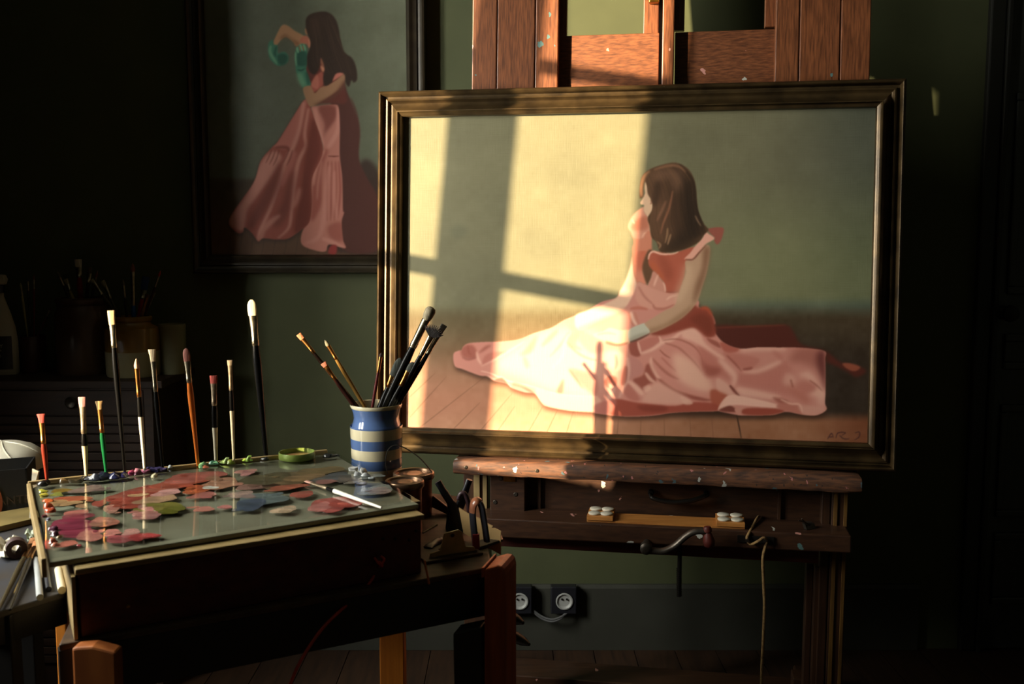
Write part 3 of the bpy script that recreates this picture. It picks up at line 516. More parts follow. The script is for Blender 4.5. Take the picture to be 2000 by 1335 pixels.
# ------------------------------------------------------------------ the room
RX0, RX1, RY0, RY1, RH = -2.1, 2.7, -1.3, 3.55, 3.25
struct('floor', MB().box(RX0-.1, RX1+.1, RY0-.1, RY1+.1, -.12, -.022), M_gap)
fl = bpy.data.objects['floor']
w = .15; k = 0; x = RX0
while x < RX1-.01:
    b = MB().box(x+.0015, min(x+w, RX1)-.0015, RY0, RY1, -.022, random.uniform(-.0012, 0)); b.build('plank', M_floor, fl); x += w
struct('wall_back', MB().box(RX0-.1, RX1+.1, RY1, RY1+.1, -.02, RH), M_wall)
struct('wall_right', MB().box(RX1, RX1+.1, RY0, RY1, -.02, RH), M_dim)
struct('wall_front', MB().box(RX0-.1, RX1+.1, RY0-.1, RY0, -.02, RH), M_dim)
struct('ceiling', MB().box(RX0-.1, RX1+.1, RY0-.1, RY1+.1, RH, RH+.1), M_ceil)
WY0, WY1, WZ0, WZ1 = 1.307, 2.15, 1.19, 2.95
MY0, MY1 = 1.653, 1.800
WZA = 2.67   # the right-hand light is lower than the left-hand one
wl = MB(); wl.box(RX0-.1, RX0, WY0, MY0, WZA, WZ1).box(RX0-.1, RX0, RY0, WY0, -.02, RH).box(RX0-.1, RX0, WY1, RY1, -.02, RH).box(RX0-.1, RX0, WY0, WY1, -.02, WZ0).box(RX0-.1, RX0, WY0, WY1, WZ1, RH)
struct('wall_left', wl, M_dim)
win = thing('window_1', None, None, (RX0, (WY0+WY1)/2, WZ0), kind='structure')
MB().box(RX0-.03, RX0, MY0, MY1, WZ0, WZ1).build('mullion', M_white, win)
for (a, b_) in ((WY0, MY0), (MY1, WY1)):
    for zc, th in ((1.76, .05), (2.405, .042)):
        MB().box(RX0-.03, RX0-.005, a, b_, zc-th/2, zc+th/2).build('sash_bar', M_white, win)
    MB().box(RX0-.019, RX0-.015, a, b_, WZ0, WZA if a == WY0 else WZ1).build('pane', M_pane, win)
MB().box(RX0-.09, RX0+.05, WY0-.03, WY1+.03, WZ0-.03, WZ0).build('sill', M_white, win)
sd = Vector((math.sin(math.radians(56)), math.cos(math.radians(56)), 0)); sn = Vector((-sd.y, sd.x, 0)); s0 = Vector((RX0+.005, WY1+.02, WZ0))
MB().prism([s0, s0+sd*.72, s0+sd*.72+sn*.03, s0+sn*.03], (0, 0, WZ1-WZ0)).build('added_shade_board', M_dim, win)  # unseen board added beside the window to shade the back left corner
pl = bpy.data.lights.new('window portal', 'AREA'); pl.shape = 'RECTANGLE'; pl.size = WZ1-WZ0; pl.size_y = WY1-WY0; pl.cycles.is_portal = True
po = bpy.data.objects.new('window portal', pl); COL.objects.link(po); po.location = (RX0-.12, (WY0+WY1)/2, (WZ0+WZ1)/2)
po.rotation_euler = Matrix(((0, 0, -1), (0, 1, 0), (1, 0, 0))).to_euler()   # local -Z -> +X (into the room)
zb = atY(1200, 1143, RY1-.02).z
xb = atY(1790, 1200, RY1).x
bbm = MB().box(RX0, xb, RY1-.018, RY1, 0, zb-.012); bbm.prism([(RX0, RY1-.018, zb-.012), (RX0, RY1, zb-.012), (RX0, RY1, zb), (RX0, RY1-.008, zb)], (xb-RX0, 0, 0))
struct('baseboard_back', bbm, M_skirt)
# door in the dark corner on the right
dx0 = atY(1952, 500, RY1).x
struct('trim_1', MB().box(dx0-.085, dx0-.03, RY1-.03, RY1, 0, 2.9), M_trim, bevel=.006)
struct('trim_2', MB().box(dx0-.03, dx0-.012, RY1-.042, RY1, 0, 2.9), M_trim, bevel=.004)
door = thing('door_1', None, None, (dx0+.4, RY1, 0), kind='structure')
MB().box(dx0-.012, dx0+.85, RY1-.02, RY1, .01, 2.85).build('leaf', M_door, door)
def dz(y): return atY(1975, y, RY1-.03).z
for (ya, yb) in ((180, 575), (652, 722), (790, 1010), (1040, 1180)):
    z1, z0 = dz(ya), dz(yb); f = MB(); t = .028
    f.box(dx0+.02, dx0+.8, RY1-.034, RY1-.02, z0, z0+t).box(dx0+.02, dx0+.8, RY1-.034, RY1-.02, z1-t, z1).box(dx0+.02, dx0+.02+t, RY1-.034, RY1-.02, z0+t, z1-t).box(dx0+.8-t, dx0+.8, RY1-.034, RY1-.02, z0+t, z1-t)
    f.build('panel_moulding', M_door, door, bevel=.006)
kz = dz(610); kx = atY(1966, 610, RY1-.05).x
Mk = Matrix.Translation((kx, RY1-.02, kz)) @ Matrix.Rotation(math.pi/2, 4, 'X')
MB().lathe([(.026, 0), (.024, .006), (.01, .012), (.01, .03), (.024, .042), (.03, .055), (.027, .07), (.012, .078)], 24, Mk).build('door_knob', M_iron_dk, door, smooth=True)
MB().box(kx-.05, kx-.033, RY1-.027, RY1-.02, kz-.03, kz+.035).build('lock_plate', M_brass, door, bevel=.002)

# ------------------------------------------------------------------ hung painting
HY = RY1-.045
h0 = atY(413, 497, HY); h1 = atY(796, 300, HY); HZ0, HX0, HX1, HZ1 = h0.z, h0.x, h1.x, h0.z+1.12; fwid = .066
hp = thing('framed_painting', 'large framed painting on the dark wall, standing woman in pink dress and green gloves', 'painting', matrix=Matrix.Translation((HX0-fwid, HY, HZ0-fwid)))
MH = hp.matrix_basis
moulding(hp, HX1-HX0+2*fwid, HZ1-HZ0+2*fwid, [(0, 0), (.004, .012), (.010, .014), (.015, .008), (.026, .006), (.030, .011), (.036, .011), (.046, .018), (.054, .022), (.058, .018), (fwid, .008)], .03, M_black_frame)
canvas_mesh('canvas', paint_standing(), fwid-.006, HX1-HX0+fwid+.006, fwid-.006, HZ1-HZ0+fwid+.006, .004, 300, 420, hp, MH, vcol_mat('oil paint dull', .55))
MB().box(-.0, HX1-HX0+2*fwid, .03, .04, 0, HZ1-HZ0+2*fwid).build('backing', M_black, hp, world=False)

# ------------------------------------------------------------------ the picture on the easel
pp = thing('framed_painting', 'gilt framed painting on the easel, seated woman in spread pink dress, sun falling across it', 'painting', matrix=MP)
PF = .0785
moulding(pp, PW, PH, [(0, -.004), (.003, .006), (.009, .009), (.014, .004), (.017, -.007), (.024, -.008), (.025, .001), (.030, .003), (.033, -.003), (.037, -.007), (.043, -.005), (.050, .002), (.057, .012), (.062, .019), (.0635, .0225), (.066, .0225), (.0675, .019), (.072, .0165), (PF-.001, .014), (PF, .012)], .03, M_gold)
canvas_mesh('canvas', paint_seated(), PF-.008, PW-PF+.008, PF-.008, PH-PF+.008, .006, 760, 520, pp, MP, vcol_mat('oil paint', .5))
MB().box(.01, PW-.01, .03, .036, .01, PH-.01).build('backing', M_black, pp, world=False)

# ------------------------------------------------------------------ the easel
ea = thing('easel', 'big paint-spattered oak studio easel with a crank handle, holding the gilt framed picture', 'easel', (BL.x+EX.x*.7, BL.y+EX.y*.7, 0))
def lbox(M, xa, xb, ya, yb, za, zb_): return MB().box(xa, xb, ya, yb, za, zb_, M)
def px_x(px, py, yl, M=None): return inplane(px, py, yl, M or MP)[0]
def px_z(px, py, yl, M=None): return inplane(px, py, yl, M or MP)[1]
Z0, ZT = -.03, 1.75
for a, b_ in ((922, 969.5), (971, 1044), (1045.5, 1090), (1514, 1560), (1561.5, 1640), (1641.5, 1700)):
    lbox(MP, px_x(a, 100, .048), px_x(b_, 100, .048), .048, .088, Z0, ZT).build('post_board', M_oak, ea, bevel=.003)
for a, b_ in ((924, 1088), (1516, 1698)):
    lbox(MP, px_x(a, 100, .048), px_x(b_, 100, .048), .0885, .1, Z0, ZT).build('post_backing', M_lower_v, ea)
yp = .082
lbox(MP, px_x(1086, 100, yp), px_x(1287, 100, yp), yp, yp+.025, .45, px_z(1190, 67, yp)).build('cross_board', M_oak_h, ea, bevel=.002)
lbox(MP, px_x(1318, 100, yp), px_x(1518, 100, yp), yp, yp+.025, .45, px_z(1420, 59.5, yp)).build('cross_board', M_oak_h, ea, bevel=.002)
for a, b_, top in ((1257, 1286.5, 67), (1086, 1107, 67), (1494, 1518, 59.5), (1318, 1337, 60)):
    lbox(MP, px_x(a, 30, yp), px_x(b_, 30, yp), yp+.001, yp+.024, px_z(1300, top, yp)+.001, ZT).build('stile', M_oak, ea, bevel=.002)
lbox(MP, px_x(1293, 100, .045), px_x(1316, 100, .045), .045, .115, .3, ZT).build('mast', M_oak, ea, bevel=.003)
lbox(MP, px_x(1284, 100, .108), px_x(1297, 100, .108), .1075, .114, .3, ZT).build('slot_dark_backing', M_black, ea)  # backing added in black so the slot beside the mast is dark
lbox(MP, px_x(1268, -2, .07), px_x(1288, -2, .07), .06, yp, px_z(1280, 6, .07), px_z(1280, -12, .07)).build('latch', M_brass, ea, bevel=.002)
# tray rail under the picture: uneven, worn front
yf = -.05
la = [inplane(*q, yf, MP) for q in ((885, 887), (885, 925), (1684, 930), (1684, 963))]
top0, bot0, top1, bot1 = la
N = 40; rb = MB(); rv = []; rng = random.Random(3)
for i in range(N+1):
    t = i/N; xx = top0[0]+(top1[0]-top0[0])*t; zt = top0[1]+(top1[1]-top0[1])*t+.003*math.sin(9*t+1)*(1 if t > .3 else .3)+rng.uniform(-.001, .001); zbm = bot0[1]+(bot1[1]-bot0[1])*t+rng.uniform(-.0012, .0012)
    e = .006*(abs(t-.5) > .497); zt = min(zt, -.003)
    rv += [(xx, yf+.004+e, zbm), (xx, yf, zbm+.006), (xx, yf, zt-.008-e), (xx, yf+.009, zt-e), (xx, .046, zt), (xx, .046, zbm)]
rf = [(i*6+j, i*6+(j+1) % 6, i*6+6+(j+1) % 6, i*6+6+j) for i in range(N) for j in range(6)]+[tuple(range(6))[::-1], tuple(range(N*6, N*6+6))]
rb.add([MP @ Vector(q) for q in rv], rf); rb.build('tray_rail', M_rail, ea, smooth=True)
for px, py in ((910, 912), (1049, 919)):
    x_, z_ = inplane(px, py, yf, MP)
    MB().lathe([(.0055, 0), (.0055, .0015), (.003, .002)], 12, MP @ Matrix.Translation((x_, yf+.0005, z_)) @ Matrix.Rotation(math.pi/2, 4, 'X')).build('screw', M_iron, ea)
# upright lower part (vertical, same yaw)
zr = BL.z-.055
def bx(px0, px1, y, yl, yb, za, zt, m, name, bev=.003):
    return lbox(ME, px_x(px0, y, yl, ME), px_x(px1, y, yl, ME), yl, yb, za, zt).build(name, m, ea, bevel=bev)
zl0 = px_z(940, 1007, -.03, ME)
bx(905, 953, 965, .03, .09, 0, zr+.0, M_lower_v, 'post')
bx(925, 937, 965, .024, .0295, zl0-.05, zr-.003, M_cream, 'post_strip', .001); bx(943, 951, 965, .024, .0295, zl0-.05, zr-.003, M_cream, 'post_strip', .001)  # cream strips paint the sunlit stripe on the left post
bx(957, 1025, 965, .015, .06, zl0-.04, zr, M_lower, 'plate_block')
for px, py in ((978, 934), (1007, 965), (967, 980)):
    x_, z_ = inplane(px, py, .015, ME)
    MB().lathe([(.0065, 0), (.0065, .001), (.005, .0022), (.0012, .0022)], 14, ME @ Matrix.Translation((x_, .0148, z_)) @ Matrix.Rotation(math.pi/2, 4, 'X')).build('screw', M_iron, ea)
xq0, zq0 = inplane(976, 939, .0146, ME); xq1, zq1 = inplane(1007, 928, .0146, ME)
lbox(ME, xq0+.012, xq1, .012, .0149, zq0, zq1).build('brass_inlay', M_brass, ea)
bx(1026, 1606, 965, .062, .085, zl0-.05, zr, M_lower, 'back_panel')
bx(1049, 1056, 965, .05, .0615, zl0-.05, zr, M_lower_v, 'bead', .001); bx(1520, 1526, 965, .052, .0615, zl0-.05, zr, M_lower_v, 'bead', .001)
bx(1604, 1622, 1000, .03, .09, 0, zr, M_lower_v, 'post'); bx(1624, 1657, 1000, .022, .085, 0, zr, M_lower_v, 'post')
M_strip = mat('dark yellow strip', (122, 88, 40), .5, col2=(84, 58, 28), scale=20, stretch=(6, 6, .5))  # darker yellow than the cream strips of the left post
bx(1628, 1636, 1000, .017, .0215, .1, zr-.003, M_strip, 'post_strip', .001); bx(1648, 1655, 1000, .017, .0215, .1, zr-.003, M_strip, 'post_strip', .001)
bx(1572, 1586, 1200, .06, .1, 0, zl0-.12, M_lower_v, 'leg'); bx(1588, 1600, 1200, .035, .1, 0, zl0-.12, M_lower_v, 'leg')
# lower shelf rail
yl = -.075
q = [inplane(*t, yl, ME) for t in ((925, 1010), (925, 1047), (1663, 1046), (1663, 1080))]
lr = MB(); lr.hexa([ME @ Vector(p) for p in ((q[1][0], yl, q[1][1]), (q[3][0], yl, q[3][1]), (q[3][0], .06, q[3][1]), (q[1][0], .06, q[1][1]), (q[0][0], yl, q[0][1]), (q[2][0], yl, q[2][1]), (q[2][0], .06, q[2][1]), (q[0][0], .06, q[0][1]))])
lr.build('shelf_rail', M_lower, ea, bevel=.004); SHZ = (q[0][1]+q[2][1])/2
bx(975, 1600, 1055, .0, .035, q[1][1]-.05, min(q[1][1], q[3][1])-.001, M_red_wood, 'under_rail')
# crank
yc = yl-.05
def EP(px, py, yy): x_, z_ = inplane(px, py, yy, ME); return ME @ Vector((x_, yy, z_))
hub = EP(1262, 1070, yc)
Mr = Matrix.Rotation(YAW, 4, 'Z') @ Matrix.Rotation(math.pi/2, 4, 'X')
MB().lathe([(.011, -.12), (.011, -.02), (.0165, -.018), (.0165, .008), (.011, .012), (.007, .013)], 20, Matrix.Translation(hub) @ Mr).build('crank_hub', M_iron, ea, smooth=True)
MB().tube(spline([EP(1264, 1071, yc), EP(1290, 1076, yc), EP(1315, 1067, yc), EP(1340, 1046, yc), EP(1358, 1037, yc), EP(1380, 1036, yc)], 6), .0105, 10, .7).build('crank_arm', M_iron, ea, smooth=True)
kp = EP(1382, 1036, yc)
MB().lathe([(.009, .012), (.012, .006), (.012, -.002), (.009, -.004), (.013, -.016), (.0165, -.03), (.0145, -.042), (.006, -.048)], 18, Matrix.Translation(kp) @ Matrix.Rotation(YAW, 4, 'Z') @ Matrix.Rotation(math.radians(-8), 4, 'Y')).build('crank_knob', M_red_wood, ea, smooth=True)
# bail pull on the panel
MB().tube(spline([EP(1270, 962, .05), EP(1275, 972, .035), EP(1310, 980, .03), EP(1350, 977, .03), EP(1376, 968, .035), EP(1381, 965, .05)], 6), [.004]*5+[.007]*21+[.004]*5, 8).build('bail_pull', M_iron_dk, ea, smooth=True)
for px, py in ((1271, 962), (1380, 965)): MB().lathe([(.009, .012), (.009, 0), (.006, -.004)], 14, Matrix.Translation(EP(px, py, .05)) @ Mr @ Matrix.Rotation(math.pi, 4, 'X')).build('pull_rosette', M_iron_dk, ea, smooth=True)
# cleat with horns, threaded rod
ycl = yl-.003
MB().hexa([EP(1440, 1058, yl-.006), EP(1512, 1062, yl-.006), EP(1512, 1062, yl), EP(1440, 1058, yl), EP(1440, 1044, yl-.006), EP(1512, 1048, yl-.006), EP(1512, 1048, yl), EP(1440, 1044, yl)]).build('cleat', M_iron_dk, ea, bevel=.001)
for px in (1459, 1494): MB().tube([EP(px, 1053, yl), EP(px, 1054, yl-.02), EP(px, 1056, yl-.026)], [.004, .004, .005], 8).build('cleat_peg', M_iron, ea)
MB().tube([EP(1328, 1068, -.02), EP(1326, 1164, -.02)], .0065, 10).build('threaded_rod', M_iron_dk, ea)
for i in range(14): MB().lathe([(.0078, -.001), (.0078, .001)], 10, Matrix.Translation(EP(1326.4, 1110+i*4, -.02))).build('rod_thread', M_iron_dk, ea)
# base: feet and stretcher on the floor
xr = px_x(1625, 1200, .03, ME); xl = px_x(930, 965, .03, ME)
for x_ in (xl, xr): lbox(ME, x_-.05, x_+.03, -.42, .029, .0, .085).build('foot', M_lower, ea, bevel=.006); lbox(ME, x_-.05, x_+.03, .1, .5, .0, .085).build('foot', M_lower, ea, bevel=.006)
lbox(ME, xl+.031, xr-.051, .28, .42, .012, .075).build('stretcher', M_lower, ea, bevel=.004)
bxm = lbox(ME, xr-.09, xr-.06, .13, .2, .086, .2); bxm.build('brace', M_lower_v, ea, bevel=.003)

# rope, clip and slat with pads
rope = MB().tube(spline([EP(1482, 1008, .055), EP(1478, 1013, .02), EP(1466, 1035, yl+.01), EP(1459, 1050, yl-.014), EP(1466, 1062, yl-.018), EP(1480, 1057, yl-.022), EP(1491, 1050, yl-.018), EP(1497, 1056, yl-.012), EP(1495, 1066, yl-.014), EP(1490, 1090, yl-.02), EP(1491, 1130, yl-.02), EP(1493, 1180, yl-.02), EP(1491, 1240, yl-.02), EP(1488, 1300, yl-.02), EP(1487, 1345, yl-.02)], 8), .0042, 8).build('rope', M_rope, smooth=True)
tag(rope, 'tan twisted rope wound on the iron cleat and hanging down the easel', 'rope')
sl = thing('wooden_spacer', 'thin wooden spacer with white round pads at both ends, lying on the easel shelf', 'slat', EP(1300, 1020, -.03))
zs = SHZ+.0015
def slat_pt(px, py, yy, dzz=0.0): p = EP(px, py, yy); return p
sa = inplane(1146, 1013, yl+.008, ME); sb = inplane(1455, 1030, yl+.008, ME)
def SZ(x_): return q[0][1]+(q[2][1]-q[0][1])*(x_-q[0][0])/(q[2][0]-q[0][0])
def shelf(M4, xa, xb, ya, yb, h0, h1):
    return MB().hexa([M4 @ Vector(p) for p in ((xa, ya, SZ(xa)+h0), (xb, ya, SZ(xb)+h0), (xb, yb, SZ(xb)+h0), (xa, yb, SZ(xa)+h0), (xa, ya, SZ(xa)+h1), (xb, ya, SZ(xb)+h1), (xb, yb, SZ(xb)+h1), (xa, yb, SZ(xa)+h1))])
x0s, x1s, x2s, x3s = sa[0], px_x(1197, 1013, yl+.008, ME), px_x(1399, 1025, yl+.008, ME), sb[0]
M_slat = mat('slat pine', (196, 132, 66), .5, col2=(170, 108, 50), scale=14, stretch=(.6, 8, 8))
shelf(ME, x0s, x3s, yl+.012, yl+.095, .0005, .006).build('slat', M_slat, sl)
for xa, xb in ((x0s, x1s), (x2s, x3s)):
    shelf(ME, xa, xb, yl+.008, yl+.1, .0062, .019).build('end_block', M_slat, sl, bevel=.001)
    for i in (0, 1):
        for j in (0, 1):
            cx = xa+(xb-xa)*(.27+.47*i); p = ME @ Vector((cx, yl+.03+.046*j, SZ(cx)+.0192))
            MB().lathe([(.0165, 0), (.0175, .0012), (.0175, .0045), (.0168, .0052), (.003, .0056)], 24, Matrix.Translation(p)).build('pad', M_white, sl, smooth=True)
xc = px_x(1583, 1030, yl+.03, ME)
clip = thing('bulldog_clip', 'small steel clip lying on the right end of the easel shelf', 'clip', ME @ Vector((xc, yl+.04, SZ(xc))))
pc = Matrix.Translation(ME @ Vector((xc, yl+.05, SZ(xc)))) @ Matrix.Rotation(YAW+.6, 4, 'Z')
MB().prism([pc @ Vector(v) for v in ((-.016, -.008, .001), (.016, -.008, .001), (.016, 0, .014), (.012, .004, .016), (-.012, .004, .016), (-.016, 0, .014))], pc.to_3x3() @ Vector((0, .012, 0))).build('jaw', M_iron, clip)
for s_ in (-1, 1): MB().tube([pc @ Vector((-.008, 0, .014+.002*s_)), pc @ Vector((-.02, -.004*s_, .022)), pc @ Vector((-.034, -.006*s_, .03+.004*s_))], .0018, 6).build('wire_arm', M_iron, clip)
# ------------------------------------------------------------------ worktable with the paint box and palette
TZ = .86
UP = Vector((0, 0, 1))
f1 = atZ(960, 1106, TZ); f0 = atZ(836, 1129, TZ); fd = (f1-f0); fd.z = 0; fd.normalize(); sdv = Vector((-fd.y, fd.x, 0))   # along the front / away
PZ = .996
box_t, lip_t = .9675, .979
bFL, bFR = atZ(146, 1112, lip_t), atZ(830, 1004, lip_t); bd = (bFR-bFL).normalized()
n_ = Vector((bd.y, -bd.x, 0)).normalized()
tFR = f1; tFL = Vector((bFL.x, bFL.y, TZ))+n_*.004-bd*.03
tBR = Vector((-.08, 2.46, TZ)); tBL = Vector((-.93, 2.3, TZ)); tBM = Vector((-.46, 2.62, TZ))
tab = thing('worktable', 'dark worn worktable with pine legs carrying the paint box, tins and tools', 'table', ((tFR.x+tBL.x)/2, (tFR.y+tBL.y)/2, 0))
MB().prism([tFL-UP*.012, tFR-UP*.012, tBR-UP*.012, tBM-UP*.012, tBL-UP*.012], (0, 0, .012)).build('table_top', M_table, tab, bevel=.003)
ap0 = tFL+sdv*.003; ap1 = tFR+sdv*.003
MB().prism([ap0-UP*.0125, ap1-UP*.0125, ap1+sdv*.02-UP*.0125, ap0+sdv*.02-UP*.0125], (0, 0, -.088)).build('apron', M_black, tab)
# raised rim and rounded corner post at the right
r0 = atZ(966, 1103, TZ)+UP*.0; 
ep = atZ(985, 1100, TZ+.012); d2 = Vector((.26, .965, 0))
e2 = fd
b = MB(); prof = []
cx0 = ep-e2*.012
sec = [(-.024, -.86), (.024, -.86), (.024, -.016), (.021, -.004), (.014, .003), (.004, .006), (-.024, .004)]
b.prism([cx0-d2*.03+e2*s_+UP*h for s_, h in sec], d2*.085); b.build('corner_post', M_end_wood, tab, bevel=.004)
b = MB(); b.prism([cx0-e2*.03-d2*.03+UP*(-.012), cx0-e2*.0245-d2*.03+UP*(-.012), cx0-e2*.0245-d2*.03+UP*.008, cx0-e2*.03-d2*.03+UP*.008], d2*.09); b.build('rim_strip', M_end_wood, tab, bevel=.001)
lf = [atY(902, 1190, 2.0), atY(972, 1180, 2.02)]
lg = MB(); w_ = cx0-e2*.031-d2*.028
lg.prism([Vector((w_.x, w_.y, .0)), Vector((w_.x, w_.y, .76)), Vector((w_.x, w_.y, .76))-e2*.062, Vector((w_.x, w_.y, .0))-e2*.05], d2*.05); lg.build('leg', M_black, tab, bevel=.003)
def leg(px0, px1, py, Y, m, top=TZ-.0125, nm='leg'):
    a = atY(px0, py, Y); c = atY(px1, py, Y); d = Vector((c.x-a.x, 0, 0)); wd = d.length
    return MB().box(a.x, c.x, Y, Y+wd*.9, 0, top).build(nm, m, tab, bevel=.003)
leg(741, 789, 1270, 2.40, M_pine); leg(109, 131, 1260, 2.12, M_pine)
# front left leg: broad, with a wavy top edge
pf = atY(137, 1265, 1.545); pw = atY(226, 1275, 1.545)
tp = [atY(x_, y_, 1.545) for x_, y_ in ((139, 1266), (150, 1264), (165, 1263), (180, 1262), (200, 1267), (215, 1271), (226, 1274))]
b = MB(); b.prism([Vector((pf.x, 1.545, 0))]+[Vector((pw.x-.004, 1.545, 0))]+tp[::-1], (0, .03, 0)); b.build('leg', mat('scuffed orange wood', (178, 104, 48), .45, col2=(140, 76, 34), scale=7, stretch=(3, 3, .8), splat=[(.05, (200, 190, 175))], splat_scale=30), tab, bevel=.004)

# paint box
pc4 = [atZ(61, 944, PZ), atZ(653, 880, PZ), atZ(822, 978, PZ), atZ(92, 1092, PZ)]
bk0 = bFL+(pc4[0]-pc4[3])*.93; bk1 = bFR+(pc4[1]-pc4[2])*.93
pb = thing('paint_box', 'long dark red-brown paint box with a cream rim, standing under the palette', 'box', ((bFL.x+bFR.x)/2, (bFL.y+bFR.y)/2, TZ))
def ring(z, out=0.0):
    n = Vector((bd.y, -bd.x, 0)); return [Vector((p.x, p.y, z))+o for p, o in ((bFL, n*out-bd*out), (bFR, n*out+bd*out), (bk1, -n*out+bd*out), (bk0, -n*out-bd*out))]
MB().hexa(ring(TZ+.0005, -.006)+ring(box_t, -.006)).build('box_body', M_red_wood, pb, bevel=.002)
MB().hexa(ring(box_t+.0005, 0)+ring(lip_t, 0)).build('rim', M_cream, pb, bevel=.003)
cs = bFL-n_*0-bd*.0005
MB().prism([Vector((bFL.x, bFL.y, TZ+.001))-bd*.006, Vector((bFL.x, bFL.y, TZ+.001))-bd*.0, Vector((bFL.x, bFL.y, box_t))-bd*.0, Vector((bFL.x, bFL.y, box_t))-bd*.006], (bk0-bFL)*.98).build('side_strip', M_cream, pb)
for px, py in ((735, 1093), (250, 1183)):
    r_ = Vector(ray(px, py)); o_ = Vector(CAM); p0 = bFL-n_*-.006*0+(-n_)*.006; t_ = (p0-o_).dot(n_)/r_.dot(n_); c_ = o_+r_*t_
    Mk2 = Matrix.Translation(c_) @ n_.to_track_quat('Z', 'Y').to_matrix().to_4x4()
    MB().lathe([(.006, 0), (.005, .004), (.007, .01), (.004, .013)] if px > 500 else [(.0035, 0), (.003, .0015), (.0, .002)], 14, Mk2).build('knob' if px > 500 else 'nail_head', M_brass if px < 500 else M_red_wood, pb, smooth=True)
    if px > 500: kn = c_+n_*.011
for i, (px, py) in enumerate(((748, 1052), (772, 1052), (799, 1054), (812, 1036), (776, 1022))):
    r_ = Vector(ray(px, py)); o_ = Vector(CAM); t_ = (bFL-n_*.006-o_).dot(n_)/r_.dot(n_); c_ = o_+r_*t_
    MB().lathe([(.003, -.001), (.003, .0012), (.001, .0016)], 10, Matrix.Translation(c_) @ n_.to_track_quat('Z', 'Y').to_matrix().to_4x4()).build('nail_head', M_iron_dk, pb)
cordp = [kn, kn+n_*.006+Vector((.004, 0, -.006))]
for px, py, Y in ((736, 1108, 1.86), (727, 1130, 1.845), (712, 1150, 1.83), (690, 1170, 1.81), (660, 1196, 1.78), (630, 1226, 1.75), (604, 1262, 1.72), (582, 1300, 1.69), (566, 1338, 1.67), (552, 1375, 1.65)): cordp.append(atY(px, py, Y))
M_cord = mat('red cord', (214, 66, 52), .5, scale=60)
cd = MB().tube(spline(cordp, 6), .0030, 8); cd.tube(spline([kn+Vector((-.008, 0, .008)), kn+n_*.006+Vector((0, 0, -.004)), kn+n_*.004+Vector((.009, .002, .004)), kn+Vector((.004, .004, .009))], 5), .0026, 8)
tag(cd.build('cord', M_cord, smooth=True), 'thin red cord knotted on the paint box knob and hanging in a curve', 'cord')

# palette: board, glass sheet, back strip, left strip
pal = thing('palette', 'large glass-topped mixing palette smeared with pink, red and grey oil paint', 'palette', (sum(p.x for p in pc4)/4, sum(p.y for p in pc4)/4, lip_t+.001))
def quad(z, grow=0.0):
    c = sum(pc4, Vector())/4; return [Vector((p.x, p.y, z))+(Vector((p.x-c.x, p.y-c.y, 0)).normalized()*grow) for p in pc4]
MB().hexa(quad(lip_t+.001, -.004)[::-1]+quad(PZ-.0062, -.004)[::-1]).build('board', M_board, pal, bevel=.002)
MB().hexa(quad(PZ-.006)[::-1]+quad(PZ)[::-1]).build('glass_sheet', M_glass, pal, bevel=.0012)
bkd = (pc4[1]-pc4[0]).normalized(); sdd = (pc4[0]-pc4[3]).normalized()
MB().prism([pc4[0]-UP*.034-bkd*.006+sdd*.002, pc4[0]+UP*.004-bkd*.006+sdd*.002, pc4[0]+UP*.004-bkd*.006+sdd*.012, pc4[0]-UP*.034-bkd*.006+sdd*.012], bkd*((pc4[1]-pc4[0]).length*.985)).build('back_strip', M_cream, pal, bevel=.002)
MB().prism([pc4[3]-UP*.03-bkd*.001, pc4[3]+UP*.002-bkd*.001, pc4[3]+UP*.002-bkd*.009, pc4[3]-UP*.03-bkd*.009], (pc4[0]-pc4[3])*.995).build('side_strip', M_cream, pal, bevel=.0015)

def paint_mat(c, gl=.12):
    c = tuple(int(v*.82+.18*(112, 106, 96)[i]) for i, v in enumerate(c))
    nm = 'oil paint %d %d %d' % c
    m = mat(nm, c, gl, col2=tuple(int(v*.86) for v in c), scale=60, bump=.12, spec=.45)
    return m
def smear_mat(c):
    c = tuple(int(v*.84+.16*(104, 98, 90)[i]) for i, v in enumerate(c)); nm = 'thin oil paint %d %d %d' % c
    if nm in MATS: return MATS[nm]
    m = mat(nm, c, .1, col2=tuple(int(v*.8) for v in c), scale=22, spec=.5); nt = m.node_tree; b = nt.nodes['Principled BSDF']
    tc = nt.nodes.new('ShaderNodeTexCoord'); mp = nt.nodes.new('ShaderNodeMapping'); mp.inputs['Scale'].default_value = (14, 40, 1); nz = nt.nodes.new('ShaderNodeTexNoise'); nz.inputs['Scale'].default_value = 1; nz.inputs['Detail'].default_value = 3
    mr = nt.nodes.new('ShaderNodeMapRange'); mr.inputs['From Min'].default_value = .3; mr.inputs['From Max'].default_value = .65; mr.inputs['To Min'].default_value = .35; mr.inputs['To Max'].default_value = .95
    nt.links.new(tc.outputs['Object'], mp.inputs['Vector']); nt.links.new(mp.outputs['Vector'], nz.inputs['Vector']); nt.links.new(nz.outputs['Fac'], mr.inputs['Value']); nt.links.new(mr.outputs['Result'], b.inputs['Alpha'])
    return m
